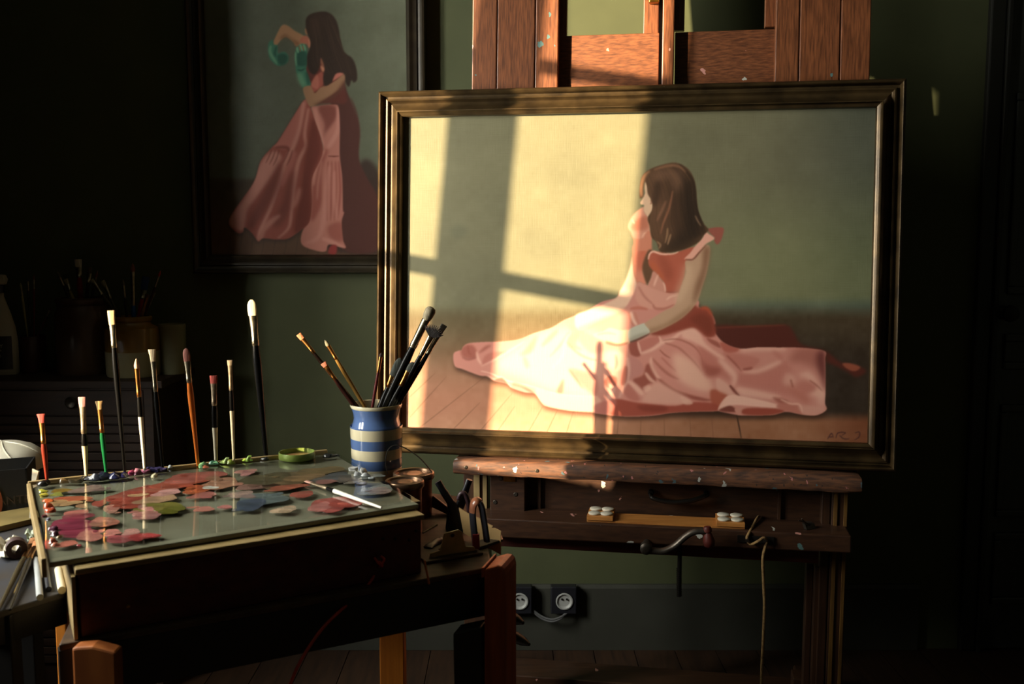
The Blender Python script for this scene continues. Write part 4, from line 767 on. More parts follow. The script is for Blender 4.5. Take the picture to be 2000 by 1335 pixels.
SM = [  # centre px, half sizes px, colour
 (270, 965, 62, 15, (150, 62, 48)), (330, 950, 50, 9, (178, 96, 74)), (250, 985, 40, 8, (158, 66, 50)), (305, 975, 44, 9, (190, 150, 112)), (325, 962, 30, 7, (206, 150, 140)), (290, 998, 34, 9, (196, 132, 122)), (312, 990, 40, 11, (124, 118, 48)), (340, 994, 24, 7, (112, 112, 40)), (285, 1005, 30, 8, (186, 118, 108)), (218, 993, 20, 8, (198, 140, 118)), (220, 992, 13, 5, (176, 112, 98)), (194, 983, 14, 7, (164, 74, 58)), (205, 1019, 26, 11, (196, 120, 98)), (206, 1018, 18, 7, (206, 140, 116)),
 (150, 1010, 40, 7, (150, 58, 70)), (140, 1024, 48, 12, (134, 44, 66)), (150, 1040, 46, 11, (146, 50, 70)), (175, 1046, 28, 11, (190, 116, 104)), (218, 1040, 18, 7, (206, 128, 116)), (255, 1040, 20, 8, (204, 146, 134)), (240, 1052, 34, 9, (160, 74, 76)), (280, 1047, 34, 6, (176, 66, 62)), (130, 1062, 24, 6, (196, 110, 92)), (136, 975, 42, 6, (178, 84, 52)), (130, 983, 30, 5, (206, 160, 110)), (122, 993, 22, 4, (142, 150, 128)), (120, 958, 22, 4, (128, 98, 30)), (110, 965, 12, 4, (150, 150, 60)), (170, 955, 34, 7, (150, 120, 106)), (150, 1001, 30, 5, (190, 110, 96)), (355, 940, 60, 12, (160, 72, 52)), (380, 932, 70, 10, (176, 96, 82)), (395, 967, 30, 6, (186, 110, 98)), (390, 955, 40, 8, (188, 92, 52)), (428, 945, 40, 12, (176, 126, 96)), (480, 920, 22, 4, (222, 158, 142)), (398, 994, 22, 5, (196, 122, 106)), (440, 990, 14, 4, (200, 130, 118)), (407, 952, 10, 3, (198, 196, 178)),
 (560, 938, 62, 17, (112, 92, 62)), (520, 935, 50, 13, (84, 78, 54)), (625, 920, 46, 9, (126, 104, 68)), (595, 932, 40, 7, (140, 112, 76)), (510, 975, 50, 13, (92, 106, 104)), (490, 985, 36, 11, (62, 74, 90)), (555, 995, 26, 7, (214, 184, 150)), (645, 985, 44, 14, (184, 88, 80)), (625, 990, 22, 10, (206, 130, 120)), (675, 982, 36, 9, (172, 72, 62)), (590, 965, 28, 6, (168, 80, 66)), (640, 935, 40, 8, (108, 104, 96)), (640, 940, 24, 5, (180, 120, 108)), (660, 930, 28, 8, (84, 88, 92)), (735, 957, 34, 10, (150, 152, 140)), (742, 958, 24, 7, (186, 160, 148)), (690, 940, 18, 5, (120, 112, 100)), (500, 950, 44, 6, (150, 110, 96)), (560, 952, 50, 5, (178, 96, 72)), (470, 965, 30, 6, (168, 140, 126)), (720, 930, 26, 5, (110, 116, 112))]
zi = 0; rg = random.Random(11)
for px, py, rx, ry, c in SM:
    zi += 1; z = PZ+.0002+.00003*(zi % 17); pts = []; ph = rg.uniform(0, 6)
    for k in range(22):
        a = 2*math.pi*k/22; r_ = 1+.13*math.sin(2*a+ph)+.1*math.sin(3*a+2*ph)+.06*math.sin(5*a)
        pts.append(atZ(px+rx*r_*math.cos(a)*.92, py+ry*r_*math.sin(a)*.92-.1*rx*math.cos(a), z))
    MB().prism(pts, (0, 0, .0007)).build('paint_smear', smear_mat(c), pal)
for i in range(60):
    px, py, rx, ry, c = SM[rg.randrange(len(SM))]; zi += 1; z = PZ+.0008+.00003*(zi % 17)
    cx, cy = px+rg.uniform(-1, 1)*rx, py+rg.uniform(-1, 1)*ry; ra = rg.uniform(5, 18); rb_ = ra*rg.uniform(.15, .34); k2 = rg.uniform(.75, 1.2); c2 = tuple(int(min(225, v*k2)) for v in c); c2 = tuple(8*(v//8) for v in c2); ph = rg.uniform(0, 6); pts = []
    for k in range(16):
        a = 2*math.pi*k/16; r_ = 1+.22*math.sin(2*a+ph)+.14*math.sin(3*a+2*ph); pts.append(atZ(cx+ra*r_*math.cos(a), cy+rb_*r_*math.sin(a)-.08*ra*math.cos(a), z))
    MB().prism(pts, (0, 0, .0005)).build('paint_smear', smear_mat(c2), pal)
def dollop(px, py, r_px, c, h=.6, seed=0, z=PZ):
    p = atZ(px, py, z); r_ = r_px*p.y/FPX; bm = bmesh.new(); bmesh.ops.create_icosphere(bm, subdivisions=2, radius=1); rr = random.Random(seed*7+px); ph = [rr.uniform(0, 6) for _ in range(6)]
    b = MB(); vs = []
    for v in bm.verts:
        q = v.co; f = 1+.22*math.sin(3*q.x+ph[0])+.2*math.sin(4*q.y+ph[1])+.16*math.sin(5*q.z+ph[2]); vs.append(p+Vector((q.x*r_*f, q.y*r_*f*.9, max(0.0, (q.z+.25))*r_*h*f+.0004)))
    b.add(vs, [tuple(w.index for w in f.verts) for f in bm.faces]); bm.free()
    b.build('paint_dollop', paint_mat(c, .16), pal, smooth=True)
for i, (px, py, r_, c) in enumerate(((85, 948, 13, (26, 22, 20)), (128, 942, 9, (70, 52, 26)), (133, 942, 5, (206, 170, 140)), (150, 942, 12, (58, 44, 24)), (165, 937, 8, (40, 40, 40)), (182, 938, 14, (24, 26, 38)), (205, 936, 14, (20, 22, 40)), (224, 934, 14, (28, 32, 76)), (240, 932, 10, (38, 34, 90)), (256, 926, 8, (168, 60, 104)), (270, 926, 10, (150, 88, 110)), (284, 923, 8, (196, 104, 140)), (300, 921, 11, (42, 40, 92)), (316, 920, 9, (56, 48, 90)), (332, 914, 6, (196, 206, 210)), (300, 932, 7, (200, 190, 150)), (85, 962, 8, (196, 186, 54)), (88, 970, 8, (206, 190, 60)), (94, 980, 8, (210, 90, 36)), (96, 992, 10, (196, 76, 34)), (98, 1000, 9, (180, 66, 34)), (104, 996, 5, (206, 110, 100)), (88, 1010, 6, (90, 30, 36)), (94, 1015, 5, (150, 150, 170)), (104, 1036, 9, (92, 44, 66)), (106, 1046, 9, (72, 36, 46)), (116, 1050, 6, (120, 90, 50)), (104, 1060, 9, (196, 100, 76)), (110, 1066, 8, (210, 120, 92)), (155, 1066, 4, (170, 60, 66)), (394, 912, 9, (110, 168, 112)), (402, 914, 6, (206, 110, 80)), (418, 907, 8, (84, 150, 118)), (440, 905, 9, (150, 180, 96)), (452, 906, 9, (150, 176, 60)), (484, 901, 8, (140, 180, 62)), (517, 898, 8, (36, 40, 36)), (640, 893, 8, (24, 26, 26)), (650, 892, 7, (60, 66, 60)), (660, 891, 4, (86, 90, 84)), (690, 918, 9, (206, 208, 206)), (700, 928, 8, (196, 198, 200)), (710, 924, 9, (216, 216, 214)), (716, 930, 9, (190, 194, 196)), (726, 935, 6, (150, 156, 160)))):
    dollop(px, py, r_, c, .7, i)
for (px, py, c) in ((484, 900, (140, 180, 62)), (440, 904, (150, 180, 96))):
    p = atZ(px, py, PZ+.006); MB().tube(spline([p, p+Vector((.001, 0, .006)), p+Vector((.005, 0, .011)), p+Vector((.009, 0, .010))], 4), [.005]*4+[.004]*4+[.003]*4+[.001], 8).build('paint_curl', paint_mat(c), pal, smooth=True)

# ------------------------------------------------------------------ brushes
def V2(a): return Vector(a)
M_ferr = mat('nickel ferrule', (168, 156, 132), .3, 1.0, col2=(110, 100, 82), scale=50)
M_copper = mat('copper ferrule', (176, 122, 66), .28, 1.0, col2=(120, 78, 40), scale=50)
M_dirty = mat('paint stained ferrule', (140, 124, 98), .4, .6, col2=(96, 80, 62), scale=90)
HM = {}
def hmat(c): return mat('lacquer %d %d %d' % c, c, .26, col2=tuple(int(v*.9) for v in c), scale=40, spec=.1)
def bmat(c): return mat('bristle %d %d %d' % c, c, .75, col2=tuple(int(v*.7) for v in c), scale=260, stretch=(1, 1, .12), bump=.5)
def brush(name, label, base, tip, rpx, head, ferr, kind, hcol, bcol, fm, hcol2=None, split=.45, group=None, flat=.38, seg=12):
    """base: end of the handle, tip: end of the bristles; rpx: half-width of the ferrule in m; head, ferr: lengths as a share of the whole"""
    base, tip = Vector(base), Vector(tip); L = (tip-base).length; ax = (tip-base)/L; side = Vector((1, 0, .0)); side = (side-ax*ax.dot(side)).normalized()
    P = lambda t: base+ax*(L*t)
    t = thing(name, label, 'paintbrush', base, group)
    a, c = 1-head-ferr, 1-head
    ts = [0, .03, .2, .45, .7, .86, 1.0]; rs = [.42, .55, .62, .78, .98, 1.05, .82]
    if hcol2:
        cut = split*a; tt = [0, .03*a, cut*.5, cut]; MB().tube([P(x) for x in tt], [rpx*np.interp(x/a, ts, rs) for x in tt], seg).build('handle_end', hmat(hcol2), t, smooth=True)
        tt = [cut+.0005, cut+(a-cut)*.35, cut+(a-cut)*.7, a]
        MB().tube([P(x) for x in tt], [rpx*np.interp(x/a, ts, rs) for x in tt], seg).build('handle', hmat(hcol), t, smooth=True)
    else: MB().tube([P(x*a) for x in ts], [rpx*r_ for r_ in rs], seg).build('handle', hmat(hcol), t, smooth=True)
    ff = 1.0 if kind in ('round', 'mop') else flat
    fr = [(0, .86, 1), (.06, .9, 1), (.08, .98, 1), (.12, .88, 1), (.16, .98, 1), (.2, .88, 1), (.5, .9, (1+ff)/2), (1.0, 1.0 if ff == 1 else 1.12, ff)]
    MB().tube([P(a+ferr*x) for x, _, _ in fr], [rpx*r_ for _, r_, _ in fr], seg, [q_ for _, _, q_ in fr], side).build('ferrule', fm, t, smooth=True)
    w = 1.0 if ff == 1 else 1.12
    prof = {'flat': [(0, w), (.5, w*1.1), (.9, w*1.16), (1, w*1.1)], 'flare': [(0, w*.9), (.5, w*1.05), (.85, w*1.35), (1, w*1.4)], 'filbert': [(0, w), (.4, w*1.1), (.7, w*1.02), (.88, w*.74), (1, w*.3)], 'round': [(0, .95), (.3, 1.05), (.65, .7), (1, .12)], 'mop': [(0, .95), (.35, 1.25), (.75, 1.3), (.92, 1.0), (1, .5)]}.get(kind, [(0, .9), (1, .9)])
    if kind == 'fan':
        b = MB()
        for k in range(-6, 7):
            an = k*.155; d = ax*math.cos(an)+side*math.sin(an); b.tube([P(c)+side*(k*.0006), P(c)+side*(k*.0006)+d*(L*head*.6), P(c)+d*(L*head)], [.0016, .0022, .0007], 6)
        b.build('bristles', bmat(bcol), t)
    else: MB().tube([P(c+head*x) for x, _ in prof], [rpx*r_ for _, r_ in prof], seg, [ff*(1-.45*x) if ff < 1 else 1 for x, _ in prof], side).build('bristles', bmat(bcol), t, smooth=True)
    return t
GU = 'brushes standing upright along the back of the palette'
BR_ = [  # base px, tip px, half-width px, head, ferrule shares, kind, handle, bristle, ferrule, end colour, split, label
 ((92, 940), (80, 808), 6, .13, .31, 'flare', (120, 44, 30), (200, 66, 48), M_copper, None, 0, 'upright brush with red bristles, brass ferrule and dark red handle, leftmost on the palette'),
 ((169, 932), (160, 775), 6.5, .12, .33, 'flat', (15, 14, 13), (216, 150, 138), M_dirty, (206, 190, 150), .72, 'upright brush with pink paint on its tip and a cream handle'),
 ((208, 929), (193, 783), 5.5, .11, .31, 'flare', (20, 92, 50), (190, 150, 92), M_copper, None, 0, 'upright brush with green handle and copper ferrule'),
 ((244, 925), (217, 606), 6.5, .085, .14, 'flat', (15, 14, 13), (216, 176, 124), M_ferr, None, 0, 'tall black brush with flat tan bristles, second tallest on the palette'),
 ((283, 922), (266, 700), 5.5, .085, .25, 'round', (15, 14, 13), (226, 180, 150), M_copper, (214, 208, 190), .74, 'upright brush with pointed cream-pink tip and white handle'),
 ((318, 916), (297, 682), 5.5, .1, .25, 'flare', (15, 14, 13), (226, 196, 150), M_ferr, None, 0, 'thin black upright brush with flared cream bristles'),
 ((387, 909), (363, 680), 6.5, .11, .18, 'filbert', (206, 110, 44), (120, 56, 36), M_ferr, None, 0, 'upright brush with bare orange wooden handle and brown tip'),
 ((422, 904), (417, 733), 6.5, .09, .25, 'flat', (15, 14, 13), (206, 78, 62), M_dirty, (176, 168, 146), .62, 'upright brush with red paint on a square tip and grey-white handle'),
 ((457, 904), (449, 703), 4.8, .05, .24, 'flat', (15, 14, 13), (150, 130, 100), M_dirty, (196, 188, 162), .72, 'thin upright brush with worn short tip and long white handle'),
 ((520, 891), (491, 585), 8.5, .1, .19, 'filbert', (15, 14, 13), (232, 214, 170), M_ferr, None, 0, 'tallest upright brush with broad rounded cream bristles and black handle')]
for (b0, t0, hw, hd, fe, kd, hc, bc, fm, h2, sp, lb) in BR_:
    pb0 = atZ(*b0, PZ+.0012); pt0 = atY(*t0, pb0.y+.004); brush('paintbrush', lb, pb0, pt0, hw*pb0.y/FPX*.9, hd, fe, kd, hc, bc, fm, h2, sp, GU)
# lying white brush on the palette
lb0 = atZ(745, 991, PZ+.006); lt0 = atZ(598, 939, PZ+.0062)
brush('paintbrush', 'white-handled brush lying flat on the glass at the right of the palette', lb0, lt0, .0046, .08, .22, 'flat', (15, 14, 13), (200, 150, 130), M_dirty, (232, 228, 216), .86)
# green lid
pl_ = atZ(580, 895, PZ); rl = 35.5*pl_.y/FPX
lid = thing('jar_lid', 'shallow green jar lid turned up on the back edge of the palette', 'lid', pl_)
MB().lathe([(rl*.96, .0005), (rl, .002), (rl, .014), (rl*.985, .017), (rl*.95, .017), (rl*.94, .004), (0.001, .0035)], 40, Matrix.Translation(pl_)).build('lid_shell', mat('green tin', (104, 122, 50), .35, .2, col2=(128, 146, 72), scale=70), lid, smooth=True)
MB().lathe([(rl*.93, .0042), (rl*.93, .0062), (0.001, .0058)], 36, Matrix.Translation(pl_)).build('dried_medium', mat('dried medium', (190, 150, 96), .3, col2=(160, 112, 70), scale=30), lid, smooth=True)

# ------------------------------------------------------------------ striped jar with brushes
JX, JY = (731-1000)/FPX*2.39, 2.39; jr = .0627
rim = atY(731, 788, JY-.0).z; J = lambda y: atY(731, y, JY-jr).z
M_blue = mat('blue glaze', (88, 112, 158), .14, col2=(82, 105, 150), scale=8, coat=.5); M_cw = mat('cream glaze', (214, 204, 172), .14, col2=(204, 192, 160), scale=8, coat=.5)
jar = thing('striped_jar', 'blue and cream striped pottery jar full of paintbrushes behind the palette', 'jar', (JX, JY, TZ))
MJ = Matrix.Translation((JX, JY, 0)); zj = [J(842), J(863), J(882), J(902), J(921), J(940), J(957)]
body = [(jr*.93, rim-.004), (jr*.955, rim-.011), (jr*.90, rim-.020), (jr*.868, rim-.030), (jr*.875, rim-.038), (jr*.93, rim-.050), (jr*.985, rim-.061), (jr*1.005, zj[0]+.004)]
MB().lathe([(jr*.995, rim), (jr*1.005, rim-.003), (jr*.97, rim-.008), (jr*.93, rim-.0075), (jr*.93, rim-.001), (jr*.96, rim+.001)], 48, MJ, cap=False).add([], []).build('lip', M_cw, jar, smooth=True)
MB().lathe([(jr*.955, rim-.009)]+body[2:]+[(jr*1.01, zj[0])], 48, MJ, cap=False).build('blue_shoulder', M_blue, jar, smooth=True)
for i in range(len(zj)):
    z1 = zj[i]; z0 = zj[i+1] if i+1 < len(zj) else TZ
    MB().lathe([(jr*(1.01-.01*i), z1), (jr*(1.012-.01*i), (z0+z1)/2), (jr*(1.0-.01*i), z0)], 48, MJ, cap=False).build('cream_band' if i % 2 == 0 else 'blue_band', M_cw if i % 2 == 0 else M_blue, jar, smooth=True)
MB().lathe([(jr*.93, rim-.001), (jr*.84, rim-.03), (jr*.92, rim-.07), (jr*.9, TZ+.01), (.001, TZ+.008)], 40, MJ, cap=False).build('inside', M_cw, jar, smooth=True)
GJ = 'brushes standing in the striped jar'
JB = [((697, 792), (583, 652), 4.2, .07, .2, 'flat', (46, 30, 22), (186, 110, 66), M_copper, 'brown brush with copper-coloured tip, leaning furthest left in the striped jar', .03, 0),
 ((694, 795), (631, 708), 4.6, .08, .3, 'flat', (60, 32, 26), (150, 84, 58), M_copper, 'short brush with orange brass ferrule leaning left against another in the striped jar', .0, 0),
 ((714, 797), (634, 663), 4.2, .09, .2, 'round', (120, 88, 42), (120, 112, 84), M_copper, 'ochre-handled brush with grey-green pointed tip leaning left in the striped jar', .02, 1),
 ((727, 797), (745, 688), 3.4, .08, .28, 'round', (84, 26, 26), (60, 30, 26), M_copper, 'small dark red brush standing nearly upright in the middle of the striped jar', .02, 0),
 ((742, 797), (782, 699), 6.8, .36, .22, 'filbert', (15, 14, 13), (50, 54, 44), M_copper, 'brush with dark leaf-shaped bristles and brass ferrule in the striped jar', .0, 1),
 ((748, 797), (844, 600), 8.2, .12, .27, 'mop', (15, 14, 13), (156, 142, 112), M_ferr, 'thick black mop brush with long silver ferrule, tallest in the striped jar', -.02, 0),
 ((760, 797), (808, 707), 6.0, .2, .3, 'filbert', (15, 14, 13), (62, 64, 54), M_copper, 'short brass-ferruled brush low among the black handles in the striped jar', -.02, 1),
 ((766, 797), (853, 636), 5.2, .13, .22, 'fan', (15, 14, 13), (38, 26, 22), M_ferr, 'black fan brush with spread dark bristles in the striped jar', -.03, 0),
 ((774, 795), (868, 634), 5.0, .05, .3, 'flat', (15, 14, 13), (150, 146, 132), M_ferr, 'black brush with small pale tip, rightmost in the striped jar', .0, 0)]
for b0, t0, hw, hd, fe, kd, hc, bc, fm, lb, dy, _ in JB:
    pm = atY(b0[0], b0[1], JY); pt0 = atY(t0[0], t0[1], JY+dy); d = (pt0-pm); full = d.length; dn = d.normalized()
    dep = .14
    while dep > .02:
        e_ = pm-dn*dep
        if math.hypot(e_.x-JX, e_.y-JY) < jr*.8 and e_.z > TZ+.02: break
        dep -= .005
    base = pm-dn*dep; L = full+dep
    brush('paintbrush', lb, base, pt0, hw*JY/FPX, hd*full/L, fe*full/L, kd, hc, bc, fm, None, 0, GJ)

# ------------------------------------------------------------------ two tins
M_tin = mat('brown copper tin', (128, 74, 50), .34, .75, col2=(84, 46, 34), scale=26); M_tinlid = mat('tin lid', (150, 122, 98), .3, .85, col2=(110, 80, 62), scale=30)
def tin(label, px, py, rpx, Y, handle=None):
    c = atY(px, py, Y); r_ = rpx*Y/FPX; h = c.z-TZ; M = Matrix.Translation((c.x, Y, TZ))
    t = thing('paint_tin', label, 'tin', (c.x, Y, TZ), 'brown paint tins right of the palette')
    MB().lathe([(r_*.86, .0005), (r_*.88, .004), (r_*.88, h-.022), (r_*.9, h-.02), (r_*.9, h-.015)], 40, M).build('tin_body', M_tin, t, smooth=True)
    MB().lathe([(r_*.95, h-.016), (r_*1.0, h-.013), (r_*1.0, h-.002), (r_*.97, h), (r_*.86, h-.001), (r_*.84, h-.005), (r_*.55, h-.0045), (r_*.5, h-.003), (r_*.3, h-.004), (.001, h-.004)], 48, M).build('tin_lid', M_tinlid, t, smooth=True)
    if handle:
        MB().tube(spline([atY(x_, y_, yy) for x_, y_, yy in handle], 6), .0014, 6).build('wire_handle', M_iron_dk, t, smooth=True)
    return t
tin('brown lidded tin with a thin wire loop handle, behind the other tin', 808, 921, 41, 2.31, [(757, 925, 2.31), (753, 900, 2.31), (758, 878, 2.31), (772, 869, 2.31), (790, 874, 2.31), (810, 886, 2.31), (824, 898, 2.31), (836, 912, 2.31), (847, 926, 2.31)])
tin('brown lidded tin beside the right corner of the palette, nearer than the other tin', 790, 937, 39, 2.17)
# sloping red-brown board behind the tins
o = MB().prism([atY(832, 985, 2.35), atY(846, 968, 2.33), atY(905, 1014, 2.28), atY(905, 1020, 2.28)], (0, .012, 0)).build('wood_offcut', M_red_wood, bevel=.002); tag(o, 'dark red-brown wooden offcut leaning behind the clamp and tins', 'board')

# ------------------------------------------------------------------ tools at the right end of the table
cl = thing('spring_clamp', 'black spring clamp with two handles spread in a V above the worktable', 'clamp', atZ(900, 1070, TZ))
Yc = 2.18
def yy(px, py, d=0.0): return atY(px, py, Yc+d)
MB().tube(spline([yy(855, 940), yy(868, 962), yy(882, 985), yy(889, 1010), yy(900, 1040)], 5), [.0085]*5+[.0095]*5+[.012]*5+[.016]*6, 10, .7).build('handle', M_plastic, cl, smooth=True)
MB().tube(spline([yy(917, 936, .02), yy(909, 958, .02), yy(901, 980, .02), yy(892, 1006, .02), yy(882, 1040, .01)], 5), [.0085]*5+[.0095]*5+[.012]*5+[.016]*6, 10, .7).build('handle', M_plastic, cl, smooth=True)
bp_ = Vector((yy(888, 1035).x, Yc+.01, TZ+.0005))
MB().prism([bp_+Vector((-.022, 0, 0)), bp_+Vector((.026, 0, 0)), yy(912, 1020, .01), yy(900, 985, .01), yy(874, 990, .01)], (0, .022, 0)).build('jaw', M_plastic, cl, bevel=.003)
MB().tube(spline([yy(895, 975, -.012), yy(900, 964, -.012), yy(908, 964, -.012), yy(914, 980, -.012), yy(916, 1000, -.012)], 5), .0055, 8).build('pivot_band', mat('dark mauve plastic', (64, 44, 48), .4, scale=20), cl, smooth=True)
# card sheet with a torn edge
Ya, Yb = 2.13, 2.09
cpts = [(896, 991, 0), (917, 1004, .25), (935, 1011, .45), (948, 1020, .6), (956, 1024, .7), (962, 1027, .78), (960, 1031, .78), (966, 1031, .85), (978, 1037, 1), (978, 1083, 1), (940, 1062, .5), (905, 1040, .1)]
vs = [atY(x_, y_, Ya+(Yb-Ya)*t_) for x_, y_, t_ in cpts]
o = MB().prism(vs, (.001, .003, 0)).build('card_sheet', mat('buff card', (186, 152, 100), .7, col2=(172, 138, 88), scale=8)); tag(o, 'stiff buff card with a torn upper edge standing behind the curved tool handle', 'card')
# curved dark handled scraper
sc = thing('curved_scraper', 'tool with a dark curved handle, brown at the top and red trimmed at the foot', 'tool', atZ(925, 1075, TZ))
pts = [atY(x_, y_, 2.05) for x_, y_ in ((929, 1068), (927, 1045), (924, 1018), (923, 996), (926, 982), (933, 978), (940, 988), (944, 1010), (948, 1035), (951, 1056))]
sp_ = spline(pts, 5); kq = int(len(sp_)*.34)
wd = Vector((.35, -.9, 0))
MB().tube(sp_[:kq], .013, 10, .5, wd).build('handle', M_plastic, sc, smooth=True)
MB().tube(sp_[kq-1:int(len(sp_)*.62)], .0133, 10, .5, wd).build('handle_top', mat('worn brown horn', (150, 92, 62), .25, col2=(90, 56, 42), scale=30), sc, smooth=True)
MB().tube(sp_[int(len(sp_)*.62)-1:], .013, 10, .5, wd).build('handle', M_plastic, sc, smooth=True)
ft = atZ(931, 1076, TZ+.0005)
MB().prism([atY(923, 1044, 2.035), atY(936, 1043, 2.035), atY(937, 1074, 2.035), atY(923, 1075, 2.035)], (0, .012, 0)).build('foot', mat('dark red trim', (110, 22, 24), .4, scale=20), sc, bevel=.001)
MB().prism([Vector((ft.x-.004, 2.034, TZ+.0005)), Vector((ft.x+.055, 2.10, TZ+.0005)), Vector((ft.x+.05, 2.14, TZ+.0005)), Vector((ft.x-.008, 2.08, TZ+.0005))], (0, 0, .006)).build('blade', M_iron, sc, bevel=.0008)
# clipboard with a large cream clip
cbd = fd; cbs = sdv
c0 = atZ(832, 1101, TZ+.0005); c1 = atZ(944, 1083, TZ+.0005)
cb = thing('clipboard', 'small clipboard with a broad cream spring clip at the table front right', 'clipboard', (c0+c1)/2)
cdv = (c1-c0).normalized(); csv = Vector((-cdv.y, cdv.x, 0))
MB().prism([c0, c1, c1+csv*.09, c0+csv*.09], (0, 0, .005)).build('board', M_table, cb, bevel=.001)
M_clip = mat('cream enamel', (190, 174, 124), .4, .1, col2=(166, 150, 106), scale=30)
cc = c0+(c1-c0)*.52+csv*.018+UP*.0055
MB().prism([cc-cdv*.052, cc-cdv*.048+UP*.008, cc-cdv*.028+UP*.012, cc-cdv*.022+UP*.03, cc-cdv*.018+UP*.046, cc+cdv*.014+UP*.05, cc+cdv*.022+UP*.044, cc+cdv*.025+UP*.03, cc+cdv*.03+UP*.012, cc+cdv*.05+UP*.008, cc+cdv*.054], csv*.004).build('clip_plate', M_clip, cb, bevel=.001)
MB().tube([cc-cdv*.024+csv*.012+UP*.006, cc+cdv*.026+csv*.012+UP*.006], .006, 12).build('clip_spring', M_iron, cb, smooth=True)
MB().lathe([(.004, 0), (.004, .001)], 12, Matrix.Translation(cc+UP*.04-csv*.0006) @ (-csv).to_track_quat('Z', 'Y').to_matrix().to_4x4()).build('clip_hole', M_black, cb)
# crumpled paint tubes
M_tube = mat('crumpled lead tube', (150, 142, 146), .38, .7, col2=(110, 102, 104), scale=40)
def tube_thing(label, a, b_, r_, crumple):
    a = Vector(a); b_ = Vector(b_); ax = (b_-a).normalized(); L = (b_-a).length; t = thing('paint_tube', label, 'tube', a, 'paint tubes on the worktable')
    n = 7; rr = random.Random(int(L*9999)); side = ax.cross(UP).normalized()
    MB().tube([a+ax*(L*.84*i/(n-1))+UP*(rr.uniform(-1, 1)*crumple) for i in range(n)], [r_*(1.25-.25*i/(n-1))*rr.uniform(.9, 1.08) for i in range(n)], 12, [.14+.8*(i/(n-1))**.7 for i in range(n)], side).build('tube_body', M_tube, t, smooth=True)
    MB().tube([a+ax*L*.84, a+ax*L*.88, a+ax*L*.885, a+ax*L], [r_*.9, r_*.5, r_*.62, r_*.58], 12).build('cap', M_white, t, smooth=True)
tube_thing('crumpled silvery paint tube lying behind the cream clip', atZ(868, 1052, TZ+.014), atZ(893, 1046, TZ+.018), .011, .003)
tube_thing('flattened paint tube lying left of the cream clip', atZ(835, 1068, TZ+.008), atZ(862, 1052, TZ+.008), .008, .001)
st = MB().tube([atY(829, 1094, 1.868), atY(838, 1140, 1.862)], .0022, 8).build('wooden_stick', mat('orange stick', (226, 132, 72), .5, scale=40)); tag(st, 'short thin orange stick hanging by the right end of the paint box', 'stick')
st = MB().tube([atZ(826, 1040, TZ+.03), atZ(853, 1024, TZ+.034)], [.0018, .003], 8).build('palette_knife', M_iron); tag(st, 'thin steel point sticking out from behind the paint box at its right end', 'tool')

# tips of a dark tool poking out past the table, and a smeared tin on the floor
for i, ((xa, ya), (xb, yb), lb) in enumerate((((985, 1196), (1022, 1216), 'upper of two dark rounded tool handles sticking out past the table corner post'), ((980, 1228), (1034, 1258), 'lower, longer of two dark rounded tool handles sticking out past the table corner post'))):
    a, c = atY(xa-30, ya-14, 2.32), atY(xb, yb, 2.22); n = 8
    o = MB().tube([a+(c-a)*(k/(n-1)) for k in range(n)], [.008, .0085, .0105, .012, .013, .0135, .011, .004], 12).build('tool_handle', M_iron_dk if False else mat('dark brown handle', (48, 38, 30), .5, scale=20), smooth=True); tag(o, lb, 'handle', 'dark tool handles by the corner post')
# ------------------------------------------------------------------ side table at the far left with its things
SZT = .90
q0 = atZ(129, 1154, SZT); q1 = atZ(-70, 1214, SZT); sq = sdv
q2 = q1+sq*.95; q3 = q0+sq*.75
stb = thing('side_table', 'low dark side table at the left edge, its grey-blue top crowded with brushes and scraps', 'table', ((q0.x+q2.x)/2, (q0.y+q2.y)/2, 0))
M_sidetop = mat('smeared blue grey top', (52, 56, 66), .5, col2=(56, 48, 38), scale=9)
MB().prism([p-UP*.012 for p in (q1, q0, q3, q2)], (0, 0, .012)).build('table_top', M_sidetop, stb, bevel=.002)
MB().prism([p-UP*.06 for p in (q1+sq*.004, q0+sq*.004, q0+sq*.03, q1+sq*.03)], (0, 0, .0475)).build('apron', M_black, stb)
for p in (q1+sq*.05+fd*.06, q0+sq*.05-fd*.06, q3-sq*.06-fd*.06, q2-sq*.06+fd*.06):
    MB().box(p.x-.018, p.x+.018, p.y-.018, p.y+.018, 0, SZT-.0125).build('leg', M_black, stb, bevel=.002)
GS = 'brushes lying on the side table'
LY = [((-10, 1205), (66, 1050), .0052, .1, .2, 'flat', (70, 62, 44), (170, 110, 60), M_copper, 'brush lying at the far left with brown handle pointing to the near edge', .012),
 ((20, 1190), (72, 1056), .0048, .1, .2, 'flat', (52, 46, 36), (196, 120, 66), M_copper, 'brush with orange-tinted bristles lying on the side table', .016),
 ((28, 1158), (66, 1075), .0034, .06, .2, 'round', (160, 132, 78), (80, 60, 44), M_ferr, 'thin pale wooden brush lying on the side table', .006)]
for a, b_, r_, hd, fe, kd, hc, bc, fm, lb, lift in LY:
    brush('paintbrush', lb, atZ(*a, SZT+r_*.8), atZ(*b_, SZT+lift), r_, hd, fe, kd, hc, bc, fm, None, 0, GS)
o = MB().tube([atZ(78, 1166, SZT+.006), atZ(74, 1120, SZT+.006), atZ(70, 1092, SZT+.006)], .0058, 12).build('white_pen', mat('grey white plastic', (176, 178, 176), .35, scale=20), smooth=True); tag(o, 'grey-white pen lying near the front edge of the side table', 'pen')
o = MB().tube([atZ(95, 1150, SZT+.005), atZ(86, 1084, SZT+.005)], .005, 10).build('black_pen', M_plastic, smooth=True); tag(o, 'black pen lying beside the white pen on the side table', 'pen')
o = MB().tube([atZ(121, 1152, SZT+.007), atZ(114, 1112, SZT+.007)], .0068, 16).build('candle', mat('ivory wax', (226, 216, 184), .4, scale=20), smooth=True); tag(o, 'ivory candle stub lying between side table and paint box', 'candle')
